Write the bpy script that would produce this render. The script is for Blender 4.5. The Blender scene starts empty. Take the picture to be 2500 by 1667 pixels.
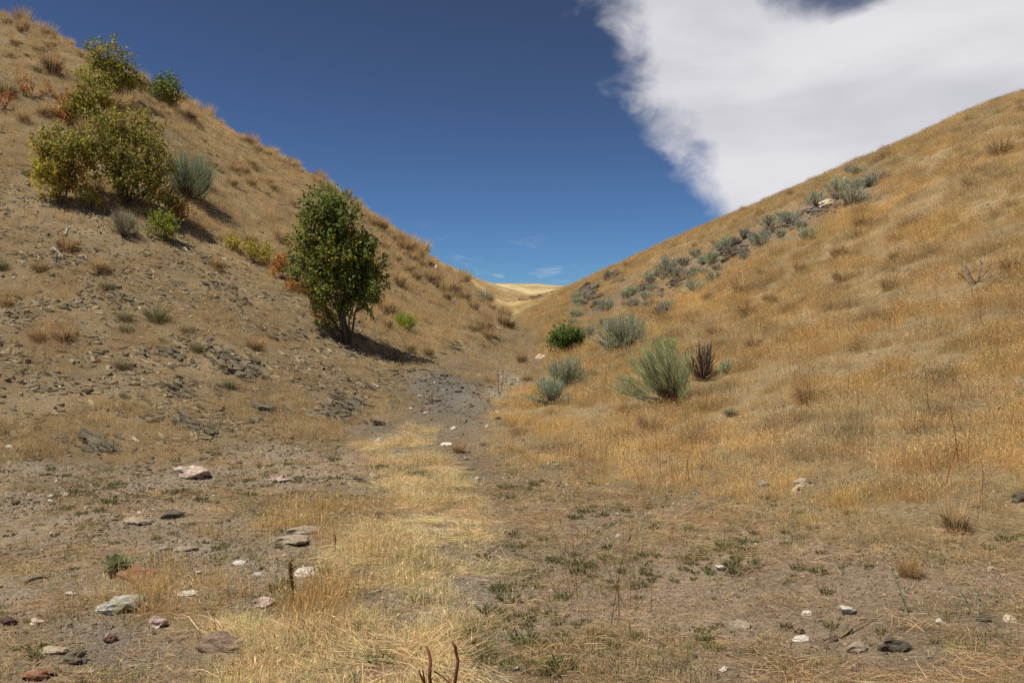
import bpy, math, random
import numpy as np
from mathutils import Vector, Matrix

R = math.radians
rng = np.random.default_rng(7)
random.seed(7)
scene = bpy.context.scene
COL = scene.collection

# ------------------------------------------------------------------ camera, sky, sun, exposure
EYE = 1.6
FX = 2016.0                       # focal length in photo pixels (photo is 2500 x 1667)
CX, CY = 1250.0, 833.5
cam_d = bpy.data.cameras.new('camera')
cam_d.sensor_width = 36.0
cam_d.lens = 36.0 * FX / 2500.0
cam_d.clip_start = 0.05
cam_d.clip_end = 5000
cam = bpy.data.objects.new('camera', cam_d)
cam.location = (0, 0, EYE)
cam.rotation_euler = (R(90), 0, 0)
COL.objects.link(cam)
scene.camera = cam

SUN_EL = R(64)
SUN_AZ = math.atan2(-1.0, -0.40)          # compass angle from +Y towards +X
sun_dir = Vector((math.sin(SUN_AZ) * math.cos(SUN_EL), math.cos(SUN_AZ) * math.cos(SUN_EL), math.sin(SUN_EL)))
sl = bpy.data.lights.new('sun', 'SUN')
sl.energy = 3.9
sl.angle = R(0.53)
sl.color = (1.0, 0.935, 0.815)
so = bpy.data.objects.new('sun', sl)
so.rotation_euler = sun_dir.to_track_quat('Z', 'Y').to_euler()
so.location = (-20, 10, 40)
COL.objects.link(so)

world = bpy.data.worlds.new('World')
scene.world = world
world.use_nodes = True


class NT:
    """small node-tree writer"""
    def __init__(self, tree):
        self.t = tree
        tree.nodes.clear()

    def n(self, kind, ins=None, **attrs):
        nd = self.t.nodes.new(kind)
        for k, v in attrs.items():
            setattr(nd, k, v)
        for k, v in (ins or {}).items():
            s = nd.inputs[k]
            if isinstance(v, bpy.types.NodeSocket):
                self.t.links.new(v, s)
            else:
                s.default_value = v
        return nd

    def math(self, op, a, b=None, c=None, clamp=False):
        ins = {0: a}
        if b is not None:
            ins[1] = b
        if c is not None:
            ins[2] = c
        return self.n('ShaderNodeMath', ins, operation=op, use_clamp=clamp).outputs[0]

    def mix(self, fac, a, b, blend='MIX'):
        nd = self.n('ShaderNodeMix', data_type='RGBA', blend_type=blend)
        for i, v in ((0, fac), (6, a), (7, b)):
            if isinstance(v, bpy.types.NodeSocket):
                self.t.links.new(v, nd.inputs[i])
            else:
                nd.inputs[i].default_value = v
        return nd.outputs[2]

    def noise(self, vec, scale, detail=4, rough=0.55, dist=0.0):
        return self.n('ShaderNodeTexNoise', {'Vector': vec, 'Scale': scale, 'Detail': detail, 'Roughness': rough,
                                             'Distortion': dist}).outputs['Fac']

    def step(self, x, lo, hi):
        return self.n('ShaderNodeMapRange', {0: x, 1: lo, 2: hi, 3: 0.0, 4: 1.0}, interpolation_type='SMOOTHSTEP').outputs[0]


def build_world():
    w = NT(world.node_tree)
    sky = w.n('ShaderNodeTexSky', sky_type='NISHITA')
    sky.sun_disc = False
    sky.sun_elevation = SUN_EL
    sky.sun_rotation = SUN_AZ
    sky.altitude = 900
    sky.air_density = 1.0
    sky.dust_density = 0.1
    sky.ozone_density = 4.0
    # deep, polarised blue
    skyc = w.mix(1.0, sky.outputs[0], (0.41, 0.485, 0.58, 1), 'MULTIPLY')
    K = 0.09 * 2 ** 0.35
    ch = w.n('ShaderNodeSeparateColor', {0: skyc}).outputs
    rgb = []
    for k, (gain, gam, top) in enumerate(((0.81, 1.0, .2), (1.94, 1.48, .4), (2.98, 2.1, .75))):
        q = w.math('POWER', w.math('MULTIPLY', ch[k], K), gam)
        rgb.append(w.math('MINIMUM', w.math('MULTIPLY', q, gain / 0.1204), top / 0.1204))
    skyc = w.n('ShaderNodeCombineColor', {0: rgb[0], 1: rgb[1], 2: rgb[2]}).outputs[0]
    tc = w.n('ShaderNodeTexCoord').outputs['Generated']
    sp = w.n('ShaderNodeSeparateXYZ', {0: tc})
    x, y, z = sp.outputs
    zc = w.math('MAXIMUM', z, 0.02)
    X = w.math('DIVIDE', x, zc)                   # position on a level cloud sheet of unit height
    Y = w.math('DIVIDE', y, zc)
    P = w.n('ShaderNodeCombineXYZ', {0: X, 1: Y, 2: 0.0}).outputs[0]
    # the bank's edge runs nearly straight away from the viewer
    f = w.math('SUBTRACT', X, w.math('MULTIPLY_ADD', Y, 0.335, -0.60))
    D = w.n('ShaderNodeMapping', {'Vector': tc, 'Scale': (1.0, 1.0, 1.35)}).outputs[0]
    nb = w.noise(D, 6.5, 3, 0.5, 0.25)
    ns = w.noise(D, 19.0, 6, 0.58, 0.35)
    e = w.math('ADD', f, w.math('MULTIPLY', w.math('SUBTRACT', nb, 0.5), 0.5))
    e = w.math('ADD', e, w.math('MULTIPLY', w.math('SUBTRACT', ns, 0.5), 0.34))
    bank = w.step(e, -0.06, 0.17)
    # an open window in the sheet
    hx = w.math('DIVIDE', w.math('SUBTRACT', X, 0.93), 0.21); hy = w.math('DIVIDE', w.math('SUBTRACT', Y, 2.2), 0.34)
    hole = w.math('ADD', w.math('MULTIPLY', hx, hx), w.math('MULTIPLY', hy, hy))
    hole = w.math('ADD', hole, w.math('MULTIPLY', w.math('SUBTRACT', w.noise(D, 14.0, 6, 0.6, 0.4), 0.5), 2.4))
    bank = w.math('MULTIPLY', bank, w.math('MULTIPLY_ADD', w.step(hole, 0.1, 1.5), 0.9, 0.1))
    # the sheet frays out towards the zenith
    fray = w.math('ADD', Y, w.math('MULTIPLY', w.math('SUBTRACT', w.noise(P, 2.6, 6, 0.6, 0.4), 0.5), 1.5))
    bank = w.math('MULTIPLY', bank, w.step(fray, 1.2, 2.3))
    # a few low wisps
    P2 = w.n('ShaderNodeCombineXYZ', {0: w.math('MULTIPLY', X, 1.0), 1: w.math('MULTIPLY', Y, 0.34), 2: 3.1}).outputs[0]
    wis = w.step(w.noise(P2, 1.15, 6, 0.62, 0.4), 0.55, 0.74)
    wis = w.math('MULTIPLY', wis, w.math('MULTIPLY', w.step(Y, 6.0, 9.5), w.step(z, 0.02, 0.06)))
    wis = w.math('MULTIPLY', wis, 0.5)
    dens = w.math('MAXIMUM', bank, wis)
    band = w.n('ShaderNodeMapping', {'Vector': tc, 'Rotation': (0, R(14), 0), 'Scale': (2.2, 2.2, 8.0)}).outputs[0]
    shade = w.noise(band, 1.5, 5, 0.5, 0.3)
    cl = w.mix(w.step(shade, 0.3, 0.72), (4.9, 4.9, 5.3, 1), (6.5, 6.4, 6.65, 1))
    colr = w.mix(dens, skyc, cl)
    bg = w.n('ShaderNodeBackground', {'Color': colr, 'Strength': 0.09})
    out = w.n('ShaderNodeOutputWorld')
    w.t.links.new(bg.outputs[0], out.inputs[0])


build_world()
scene.view_settings.view_transform = 'Standard'
scene.view_settings.look = 'None'
scene.view_settings.exposure = 0.42
scene.view_settings.gamma = 1.0
scene.view_settings.use_curve_mapping = False
scene.cycles.use_denoising = False
scene.cycles.max_bounces = 4
scene.cycles.diffuse_bounces = 2
scene.cycles.transmission_bounces = 2
scene.cycles.transparent_max_bounces = 4

# ------------------------------------------------------------------ numeric helpers


def hash2(ix, iy, seed):
    h = (ix.astype(np.int64) * 374761393 + iy.astype(np.int64) * 668265263 + seed * 1442695041) & 0x7fffffff
    h = ((h ^ (h >> 13)) * 1274126177) & 0x7fffffff
    h = h ^ (h >> 16)
    return (h & 0xffffff) / float(0xffffff)


def vnoise(x, y, seed=0):
    ix = np.floor(x); iy = np.floor(y)
    fx = x - ix; fy = y - iy
    fx = fx * fx * fx * (fx * (fx * 6 - 15) + 10); fy = fy * fy * fy * (fy * (fy * 6 - 15) + 10)
    a = hash2(ix, iy, seed); b = hash2(ix + 1, iy, seed); c = hash2(ix, iy + 1, seed); d = hash2(ix + 1, iy + 1, seed)
    return (a * (1 - fx) + b * fx) * (1 - fy) + (c * (1 - fx) + d * fx) * fy - 0.5


def fbm(x, y, wl, octs=4, gain=0.5, seed=0):
    s = np.zeros_like(x, dtype=float); a = 1.0; f = 1.0 / wl; t = 0
    for k in range(octs):
        s += a * vnoise(x * f + 17.3 * k, y * f - 9.1 * k, seed + k)
        t += a; a *= gain; f *= 2.03
    return s / t * 1.6


def sstep(x, lo, hi):
    t = np.clip((x - lo) / (hi - lo), 0, 1)
    return t * t * (3 - 2 * t)


def pchip(x, y, xq):
    x = np.asarray(x, float); y = np.asarray(y, float)
    h = np.diff(x); d = np.diff(y) / h
    m = np.zeros_like(y)
    m[0] = d[0]; m[-1] = d[-1]
    for i in range(1, len(x) - 1):
        if d[i - 1] * d[i] > 0:
            w1 = 2 * h[i] + h[i - 1]; w2 = h[i] + 2 * h[i - 1]
            m[i] = (w1 + w2) / (w1 / d[i - 1] + w2 / d[i])
    xq = np.clip(xq, x[0], x[-1])
    k = np.clip(np.searchsorted(x, xq) - 1, 0, len(x) - 2)
    t = (xq - x[k]) / h[k]
    return ((2 * t**3 - 3 * t**2 + 1) * y[k] + (t**3 - 2 * t**2 + t) * h[k] * m[k]
            + (-2 * t**3 + 3 * t**2) * y[k + 1] + (t**3 - t**2) * h[k] * m[k + 1])

# ------------------------------------------------------------------ terrain: survey lines fanning out from the standpoint
# every line: distance along +Y and the photo height at which that ground shows


LINES = {
    -900: [(3, 1900), (5, 1478), (7, 1270), (9, 1080), (13, 800), (20, 450), (30, 100), (38, -50), (42, -60), (55, 0), (90, 250), (200, 520), (900, 760)],
    0:    [(3, 1900), (5, 1478), (8, 1240), (9.5, 1160), (11, 1100), (13, 1000), (16, 850), (20, 680), (25, 480), (30, 300), (36, 130), (41, 58), (45, 50), (55, 75), (80, 200), (200, 500), (900, 760)],
    300:  [(3, 1908), (5, 1478), (8, 1236), (10, 1156), (11.2, 1112), (13, 1020), (16, 890), (20, 730), (25, 545), (30, 390), (36, 245), (41, 188), (45, 181), (55, 200), (80, 320), (200, 540), (900, 760)],
    600:  [(3, 1908), (5, 1478), (8, 1236), (10, 1156), (12, 1096), (13.5, 1035), (16, 940), (20, 800), (25, 660), (30, 550), (36, 440), (42, 362), (47, 342), (55, 352), (80, 450), (200, 600), (900, 750)],
    830:  [(3, 1908), (5, 1478), (8, 1236), (10, 1156), (12, 1098), (13.5, 1060), (15, 1015), (17, 955), (20, 872), (25, 740), (30, 650), (36, 560), (42, 500), (47, 475), (55, 488), (80, 560), (200, 650), (900, 740)],
    1000: [(3, 1908), (5, 1478), (8, 1236), (10, 1156), (12, 1095), (13.5, 1058), (16, 1002), (18, 962), (20, 917), (24, 850), (28, 790), (34, 710), (40, 640), (46, 597), (50, 587), (60, 598), (90, 620), (140, 610), (200, 640), (900, 735)],
    1068: [(3, 1908), (5, 1478), (8, 1236), (10, 1156), (12, 1095), (13.5, 1060), (16, 1003), (18, 966), (20, 930), (24, 868), (28, 812), (34, 742), (42, 675), (50, 645), (60, 652), (90, 668), (150, 645), (250, 672), (900, 730)],
    1130: [(3, 1908), (5, 1478), (8, 1236), (10, 1156), (12, 1095), (13.5, 1060), (16, 1000), (20, 938), (24, 882), (28, 832), (34, 773), (42, 710), (50, 684), (58, 690), (90, 700), (160, 674), (260, 690), (420, 700), (900, 725)],
    1185: [(3, 1908), (5, 1478), (8, 1236), (10, 1154), (12.5, 1078), (16, 1003), (20, 944), (24, 893), (28, 848), (34, 795), (42, 745), (48, 731), (56, 738), (90, 738), (170, 697), (300, 697), (420, 696), (600, 697), (900, 720)],
    1240: [(3, 1908), (5, 1478), (8, 1236), (10, 1152), (12.5, 1076), (16, 1004), (20, 946), (25, 890), (30, 846), (38, 795), (44, 781), (52, 785), (80, 775), (150, 735), (260, 712), (420, 697), (600, 698), (900, 720)],
    1290: [(3, 1908), (5, 1478), (8, 1236), (10, 1150), (12.5, 1072), (16, 998), (20, 940), (25, 886), (30, 845), (38, 800), (48, 778), (60, 768), (90, 752), (160, 733), (220, 728), (270, 729), (420, 696), (600, 698), (900, 720)],
    1400: [(3, 1905), (5, 1472), (8, 1228), (10, 1140), (12, 1080), (16, 985), (20, 920), (25, 862), (30, 818), (40, 760), (55, 720), (70, 701), (85, 699), (130, 704), (250, 706), (420, 701), (600, 703), (900, 720)],
    1600: [(3, 1900), (5, 1465), (8, 1210), (12, 1050), (16, 950), (20, 880), (25, 810), (30, 755), (40, 680), (50, 625), (58, 608), (70, 612), (120, 650), (250, 690), (420, 705), (900, 725)],
    1900: [(3, 1890), (5, 1440), (8, 1160), (12, 980), (16, 870), (20, 790), (25, 700), (30, 620), (38, 530), (45, 488), (50, 483), (60, 490), (100, 560), (250, 670), (900, 740)],
    2200: [(3, 1870), (5, 1400), (8, 1100), (12, 900), (16, 770), (20, 670), (25, 560), (30, 470), (36, 395), (42, 359), (46, 354), (55, 365), (90, 470), (250, 650), (900, 750)],
    2500: [(3, 1850), (5, 1370), (8, 1040), (12, 800), (16, 640), (20, 520), (25, 410), (30, 322), (36, 252), (40, 235), (44, 232), (55, 250), (90, 400), (250, 640), (900, 760)],
    3400: [(3, 1800), (5, 1250), (8, 850), (12, 560), (20, 270), (30, 80), (38, 30), (45, 40), (100, 300), (250, 600), (900, 770)],
}
TAIL = {   # lines beside and behind the standpoint: (degrees, [(range, height)])
    -95: [(0.2, 0), (4, 0.1), (8, 0.6), (16, 4), (30, 12), (42, 17), (60, 17), (120, 10), (1000, 0)],
    95:  [(0.2, 0), (4, 0.8), (8, 2.2), (16, 6), (30, 13), (42, 17), (60, 17), (120, 10), (1000, 0)],
    150: [(0.2, 0), (4, 0.1), (10, 0.4), (30, 3), (60, 6), (120, 4), (1000, 0)],
    -150: [(0.2, 0), (4, 0.0), (10, 0.2), (30, 3), (60, 6), (120, 4), (1000, 0)],
    180: [(0.2, 0), (4, 0.0), (10, -0.1), (30, -0.6), (60, -1.2), (120, -2), (1000, -2)],
    -180: [(0.2, 0), (4, 0.0), (10, -0.1), (30, -0.6), (60, -1.2), (120, -2), (1000, -2)],
}
NR = 620
LR = np.linspace(math.log(0.3), math.log(900), NR)
cols = []
for px, prof in LINES.items():
    u = (px - CX) / FX
    th = math.atan(u); c = math.cos(th)
    r = [0.3, 1.0] + [p[0] / c for p in prof]
    z = [0.0, 0.0] + [EYE + p[0] * (CY - p[1]) / FX for p in prof]
    s = [(zz - EYE) / rr for zz, rr in zip(z, r)]
    near = np.array([math.log(q) for q in r])
    # the near part is smoother in height, the far part in slope: use slope*range^0.5
    k = 0.5
    val = [ss * rr**k for ss, rr in zip(s, r)]
    zz = pchip(near, val, LR) * np.exp(LR) ** (1 - k) + EYE
    cols.append((th, zz))
for dg, prof in TAIL.items():
    r = [p[0] for p in prof]
    cols.append((R(dg), pchip([math.log(q) for q in r], [p[1] for p in prof], LR)))
cols.sort(key=lambda a: a[0])
cth = np.array([c[0] for c in cols])
cz = np.array([c[1] for c in cols])
TH = np.concatenate([np.linspace(-math.pi, R(-40), 56, endpoint=False), np.linspace(R(-40), R(40), 420), np.linspace(R(40), math.pi, 57)[1:]])
NTH = len(TH)
RR = np.exp(LR)
SL = (cz - EYE) / RR[None, :]
GS = np.zeros((NTH, NR))
for j in range(NR):
    GS[:, j] = pchip(cth, SL[:, j], TH)
GZ = GS * RR[None, :] + EYE
GX = np.sin(TH)[:, None] * RR[None, :]
GY = np.cos(TH)[:, None] * RR[None, :]


def to_photo(x, y, z):
    yy = np.maximum(y, 0.05)
    return CX + FX * x / yy, CY - FX * (z - EYE) / yy


def poly(t, pts):
    return np.interp(t, [p[0] for p in pts], [p[1] for p in pts])


def regions(x, y, z):
    """what covers the ground, as 0..1 weights"""
    px, py = to_photo(x, y, z)
    ang = np.arctan2(x, y)
    r = np.hypot(x, y)
    px = np.where(y > 0.3, px, np.where(x > 0, 4000, -1500))
    py = np.where(y > 0.3, py, 1900)
    j1 = fbm(x, y, 1.2, 3, seed=11); j2 = fbm(x, y, 3.5, 3, seed=21)
    pyj = py + (j1 * 60 + j2 * 60) * np.clip(8 / r, 0.25, 1.6)
    pxj = px + (fbm(x, y, 1.3, 3, seed=31) * 90) * np.clip(8 / r, 0.25, 1.6)
    d = {}
    pb = poly(pxj, [(1100, 960), (1180, 1020), (1300, 1085), (1450, 1130), (1600, 1190), (1800, 1225), (2000, 1235), (2200, 1285), (2500, 1330), (3400, 1400)])
    pl = poly(pyj, [(600, 1330), (700, 1300), (760, 1270), (800, 1290), (850, 1330), (930, 1330), (980, 1240), (1050, 1170), (1100, 1150), (1667, 1150)])
    d['right'] = sstep(pb - pyj, -130, 130) * sstep(pxj - pl, -25, 45) * (r < 75)
    pf = poly(pxj, [(-900, 1150), (0, 1130), (430, 1115), (700, 1090), (830, 1075), (930, 1010), (1000, 915), (1100, 880), (1180, 850), (1260, 800), (1290, 770)])
    d['left'] = sstep(pf - pyj, -25, 35) * sstep(1290 - pxj, -5, 40) * (r < 75)
    pg = poly(pxj, [(-900, 260), (0, 400), (200, 500), (420, 560), (560, 610), (700, 660), (860, 760), (950, 840), (1010, 890), (1150, 850), (1280, 800)])
    d['upper'] = d['left'] * sstep(pg - pyj, -70, 90)
    d['far'] = sstep(r, 60, 85)
    # pale straw along the wash
    pc = poly(pyj, [(1030, 1000), (1080, 960), (1130, 990), (1200, 1050), (1300, 1070), (1400, 1010), (1500, 900), (1600, 800), (1900, 800)])
    pw = poly(pyj, [(1020, 50), (1080, 110), (1130, 110), (1200, 150), (1300, 190), (1400, 240), (1500, 330), (1600, 380), (1900, 450)])
    straw = sstep(1 - np.abs(pxj - pc) / pw, -0.15, 0.45) * sstep(pyj, 1020, 1060)
    bare = np.zeros_like(px)
    for bx, by, rx, ry in ((1150, 1400, 110, 35), (960, 1475, 110, 35), (960, 1640, 190, 40), (1080, 1345, 70, 20), (960, 1220, 70, 18), (250, 1560, 130, 40), (1010, 1330, 40, 15), (1000, 1110, 60, 14), (700, 1640, 120, 25), (870, 1420, 60, 20), (1180, 1340, 60, 14), (820, 1215, 60, 14), (1230, 1480, 60, 18)):
        bare = np.maximum(bare, np.exp(-(((pxj - bx) / rx) ** 2 + ((pyj - by) / ry) ** 2) ** 1.5))
    d['bare'] = bare
    d['straw'] = straw * (1 - bare)
    gold = np.maximum(np.exp(-(((pxj - 640) / 190) ** 2 + ((pyj - 1450) / 95) ** 2) ** 1.5), .8 * np.exp(-(((pxj - 760) / 120) ** 2 + ((pyj - 1290) / 70) ** 2) ** 1.5))
    gold = np.maximum(gold, .7 * np.exp(-(((pxj - 330) / 130) ** 2 + ((pyj - 1460) / 60) ** 2) ** 1.5))
    d['gold'] = gold
    d['straw'] = d['straw'] * (1 - .75 * gold)
    d['wash'] = np.maximum(np.exp(-(((pxj - 1240) / 50) ** 2 + ((pyj - 945) / 50) ** 2) ** 1.5), 0.6 * np.exp(-(((pxj - 1150) / 50) ** 2 + ((pyj - 1000) / 22) ** 2)))
    bench = np.exp(-(((pxj - 1095 - 0.35 * (pyj - 960)) / 110) ** 2 + ((pyj - 962) / 70) ** 2) ** 1.5)
    d['bench'] = np.maximum(bench, 0.5 * np.exp(-(((pxj - 930) / 110) ** 2 + ((pyj - 1045) / 18) ** 2)))
    # rocky strip on the right-hand slope
    sp = poly(pxj, [(1380, 760), (1480, 745), (1600, 690), (1700, 650), (1800, 600), (1900, 560), (2000, 505), (2100, 455), (2180, 430)])
    d['strip'] = np.exp(-((pyj - sp) / 42) ** 2) * sstep(pxj, 1380, 1440) * sstep(2200 - pxj, 0, 70) * (r > 20) * (r < 70)
    d['leftflat'] = sstep(900 - pxj, -60, 150) * sstep(pyj - pf, -20, 40) * (r < 30)
    d['rightflat'] = sstep(pxj - 1200, -50, 90) * sstep(pyj - pb, -40, 60) * (r < 30)
    return d, px, py, r


_d, _px, _py, _r = regions(GX, GY, GZ)
hill = np.clip(np.maximum(_d['left'], _d['right']), 0, 1)
amp = np.clip(GY / 12 + 0.3, 0.3, 1.0)
GZ = GZ + fbm(GX, GY, 5.0, 3, seed=3) * (0.20 * _d['left'] + 0.07 * _d['right']) * np.clip((_r - 8) / 10, 0, 1)
GZ = GZ + fbm(GX, GY, 1.3, 3, seed=4) * (0.05 + 0.05 * _d['left']) * amp
GZ = GZ + fbm(GX, GY, 0.35, 3, seed=5) * (0.022 + 0.03 * _d['left']) * (_r < 45)
GZ = GZ + fbm(GX, GY, 0.11, 2, seed=6) * 0.016 * (_r < 14)
GZ = GZ + fbm(GX, GY, 40.0, 4, seed=8) * 2.2 * np.clip((_r - 90) / 120, 0, 1)
# the grey shale mound beside the wash
GZ = GZ + _d['bench'] * 0.22
# shale ledges that step down the left-hand slope
led = GX * 0.55 + GZ * 1.0 - GY * 0.1 + fbm(GX, GY, 2.5, 3, seed=41) * 0.8
stepf = (led / 0.55) % 1.0
GZ = GZ + (sstep(stepf, 0.0, 0.85) - stepf) * 0.10 * _d['left'] * (1 - 0.7 * _d['upper'])


def _loc(x, y):
    th = np.arctan2(x, y); lr = np.log(np.maximum(np.hypot(x, y), 0.31))
    i = np.clip(np.searchsorted(TH, th) - 1, 0, NTH - 2)
    j = np.clip(((lr - LR[0]) / (LR[1] - LR[0])).astype(int), 0, NR - 2)
    a = (th - TH[i]) / (TH[i + 1] - TH[i]); b = (lr - LR[j]) / (LR[1] - LR[0])
    return i, j, a, b


def zat(x, y):
    x = np.asarray(x, float); y = np.asarray(y, float)
    i, j, a, b = _loc(x, y)
    return (GZ[i, j] * (1 - a) + GZ[i + 1, j] * a) * (1 - b) + (GZ[i, j + 1] * (1 - a) + GZ[i + 1, j + 1] * a) * b


def nat(x, y, e=0.15):
    x = np.asarray(x, float); y = np.asarray(y, float)
    gx = (zat(x + e, y) - zat(x - e, y)) / (2 * e); gy = (zat(x, y + e) - zat(x, y - e)) / (2 * e)
    n = np.stack([-gx, -gy, np.ones_like(gx)], -1)
    return n / np.linalg.norm(n, axis=-1, keepdims=True)


_MR = np.exp(np.linspace(math.log(2.0), math.log(700), 1500))


def ground_at(px, py):
    """first ground met when looking through photo pixel (px, py)"""
    dx = (px - CX) / FX; dz = (CY - py) / FX
    y = _MR; x = y * dx; z = EYE + y * dz
    g = zat(x, y)
    k = np.argmax(z < g)
    if k == 0:
        k = int(np.argmin(np.where(y > 10, (z - g) / y, 9)))
        y0 = y[k]
    else:
        a0 = z[k - 1] - g[k - 1]; a1 = z[k] - g[k]
        y0 = y[k - 1] + (y[k] - y[k - 1]) * a0 / (a0 - a1)
    x0 = y0 * dx
    return Vector((x0, y0, float(zat(np.array([x0]), np.array([y0]))[0])))

# ------------------------------------------------------------------ mesh + object helpers


def mesh_np(name, verts, faces, mat=None, smooth=False, cols=None):
    me = bpy.data.meshes.new(name)
    me.from_pydata(verts.tolist() if hasattr(verts, 'tolist') else verts, [], faces.tolist() if hasattr(faces, 'tolist') else faces)
    if cols is not None:
        at = me.attributes.new('col', 'FLOAT_COLOR', 'POINT')
        c4 = np.ones((len(me.vertices), 4), np.float32)
        c4[:, :3] = cols
        at.data.foreach_set('color', c4.ravel())
    if mat:
        me.materials.append(mat)
    if smooth:
        me.polygons.foreach_set('use_smooth', np.ones(len(me.polygons), bool))
    me.update()
    return me


def link(name, me, parent=None, loc=None, rot=None, scl=None):
    o = bpy.data.objects.new(name, me)
    COL.objects.link(o)
    if parent is not None:
        o.parent = parent
    if loc is not None:
        o.location = loc
    if rot is not None:
        o.rotation_euler = rot
    if scl is not None:
        o.scale = scl if hasattr(scl, '__len__') else (scl, scl, scl)
    return o


def tag(o, label=None, cat=None, group=None, kind=None):
    if label: o['label'] = label
    if cat: o['category'] = cat
    if group: o['group'] = group
    if kind: o['kind'] = kind
    return o


def thing(name, label, cat, loc, rz=0.0, group=None):
    return tag(link(name, None, None, loc, (0, 0, rz)), label, cat, group)


def unit(a):
    return a / np.maximum(np.linalg.norm(a, axis=-1, keepdims=True), 1e-9)


class Soup:
    """collects vertices, faces and vertex colours for one mesh"""
    def __init__(self):
        self.v = []; self.f = []; self.c = []; self.n = 0

    def add(self, v, f, c):
        v = np.asarray(v, float)
        self.v.append(v)
        self.f.extend((np.asarray(q) + self.n).tolist() for q in f)
        c = np.asarray(c, float)
        self.c.append(np.broadcast_to(c, (len(v), 3)))
        self.n += len(v)

    def tube(self, pts, rad, sides=5, c=(1, 1, 1)):
        pts = np.asarray(pts, float); n = len(pts)
        rad = np.broadcast_to(rad, (n,))
        t = unit(np.gradient(pts, axis=0))
        ref = np.array([0.31, 0.87, 0.2]); ref /= np.linalg.norm(ref)
        a = unit(np.cross(t, ref)); b = np.cross(t, a)
        an = np.arange(sides) * 2 * math.pi / sides
        ring = pts[:, None] + rad[:, None, None] * (np.cos(an)[None, :, None] * a[:, None] + np.sin(an)[None, :, None] * b[:, None])
        f = []
        for i in range(n - 1):
            for k in range(sides):
                k2 = (k + 1) % sides
                f.append((i * sides + k, i * sides + k2, (i + 1) * sides + k2, (i + 1) * sides + k))
        f.append(tuple(range((n - 1) * sides, n * sides)))
        self.add(ring.reshape(-1, 3), f, c)

    def leaves(self, cen, dirn, nor, ln, wd, c):
        """diamond leaves, folded a little along the middle"""
        N = len(cen)
        dirn = unit(dirn); side = unit(np.cross(dirn, nor)); up = np.cross(side, dirn)
        ln = np.broadcast_to(ln, (N,))[:, None]; wd = np.broadcast_to(wd, (N,))[:, None]
        v = np.stack([cen, cen + dirn * ln * .45 + side * wd * .5 + up * wd * .18, cen + dirn * ln,
                      cen + dirn * ln * .45 - side * wd * .5 + up * wd * .18], 1).reshape(-1, 3)
        q = np.arange(N)[:, None] * 4
        f = np.concatenate([q + np.array([[0, 1, 2]]), q + np.array([[0, 2, 3]])])
        self.v.append(v); self.f.extend((f + self.n).tolist()); self.c.append(np.repeat(c, 4, axis=0)); self.n += len(v)

    def blades(self, base, tip, bow, wd, c):
        """thin bent blades: base, middle (pushed by bow), tip"""
        N = len(base)
        d = tip - base
        side = unit(np.cross(d, rng.normal(size=(N, 3)))) * np.broadcast_to(wd, (N,))[:, None] * .5
        mid = base + d * .55 + bow
        v = np.stack([base - side, base + side, mid + side * .8, mid - side * .8, tip], 1).reshape(-1, 3)
        q = np.arange(N)[:, None] * 5
        f = np.concatenate([q + np.array([[0, 1, 2]]), q + np.array([[0, 2, 3]]), q + np.array([[3, 2, 4]])])
        self.v.append(v); self.f.extend((f + self.n).tolist()); self.c.append(np.repeat(c, 5, axis=0)); self.n += len(v)

    def mesh(self, name, mat, smooth=False):
        return mesh_np(name, np.concatenate(self.v), self.f, mat, smooth, np.concatenate(self.c))

# ------------------------------------------------------------------ materials


def new_mat(name):
    m = bpy.data.materials.new(name)
    m.use_nodes = True
    return m, NT(m.node_tree)


def finish(w, bsdf):
    out = w.n('ShaderNodeOutputMaterial')
    w.t.links.new(bsdf, out.inputs[0])


def mat_ground():
    m, w = new_mat('ground_soil')
    co = w.n('ShaderNodeTexCoord').outputs['Object']
    alb = w.n('ShaderNodeAttribute', attribute_name='col').outputs['Color']
    n1 = w.noise(co, 2.2, 8, 0.65)
    n2 = w.noise(co, 23.0, 6, 0.7)
    n3 = w.noise(co, 95.0, 3, 0.7)
    v = w.math('MULTIPLY_ADD', n1, 0.7, 0.65)
    v = w.math('MULTIPLY', v, w.math('MULTIPLY_ADD', n2, 2.0, 0.0))
    v = w.math('MULTIPLY', v, w.math('MULTIPLY_ADD', n3, 1.5, 0.25))
    hs = w.n('ShaderNodeCombineColor', {0: v, 1: v, 2: v}).outputs[0]
    c = w.mix(1.0, alb, hs, 'MULTIPLY')
    # scattered grit, each grain with its own tone
    vo = w.n('ShaderNodeTexVoronoi', {'Vector': co, 'Scale': 42.0, 'Randomness': 1.0})
    gr = w.step(vo.outputs['Distance'], 0.34, 0.22)
    pick = w.n('ShaderNodeSeparateColor', {0: vo.outputs['Color']})
    gfac = w.math('MULTIPLY', gr, w.step(pick.outputs[0], 0.45, 0.6))
    gcol = w.n('ShaderNodeValToRGB', {0: pick.outputs[1]})
    e = gcol.color_ramp.elements
    e[0].color = (0.09, 0.08, 0.07, 1); e[1].color = (0.34, 0.28, 0.2, 1)
    c = w.mix(w.math('MULTIPLY', gfac, 0.6), c, gcol.outputs[0])
    h = w.math('ADD', w.math('MULTIPLY', n2, 0.6), w.math('MULTIPLY', w.math('MAXIMUM', gr, 0.0), 0.25))
    h = w.math('ADD', h, w.math('MULTIPLY', n3, 0.35))
    bmp = w.n('ShaderNodeBump', {'Height': h, 'Strength': 1.0, 'Distance': 0.06})
    b = w.n('ShaderNodeBsdfPrincipled', {'Base Color': c, 'Roughness': 0.95, 'Normal': bmp.outputs[0]})
    b.inputs['Specular IOR Level'].default_value = 0.15
    finish(w, b.outputs[0])
    return m


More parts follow.
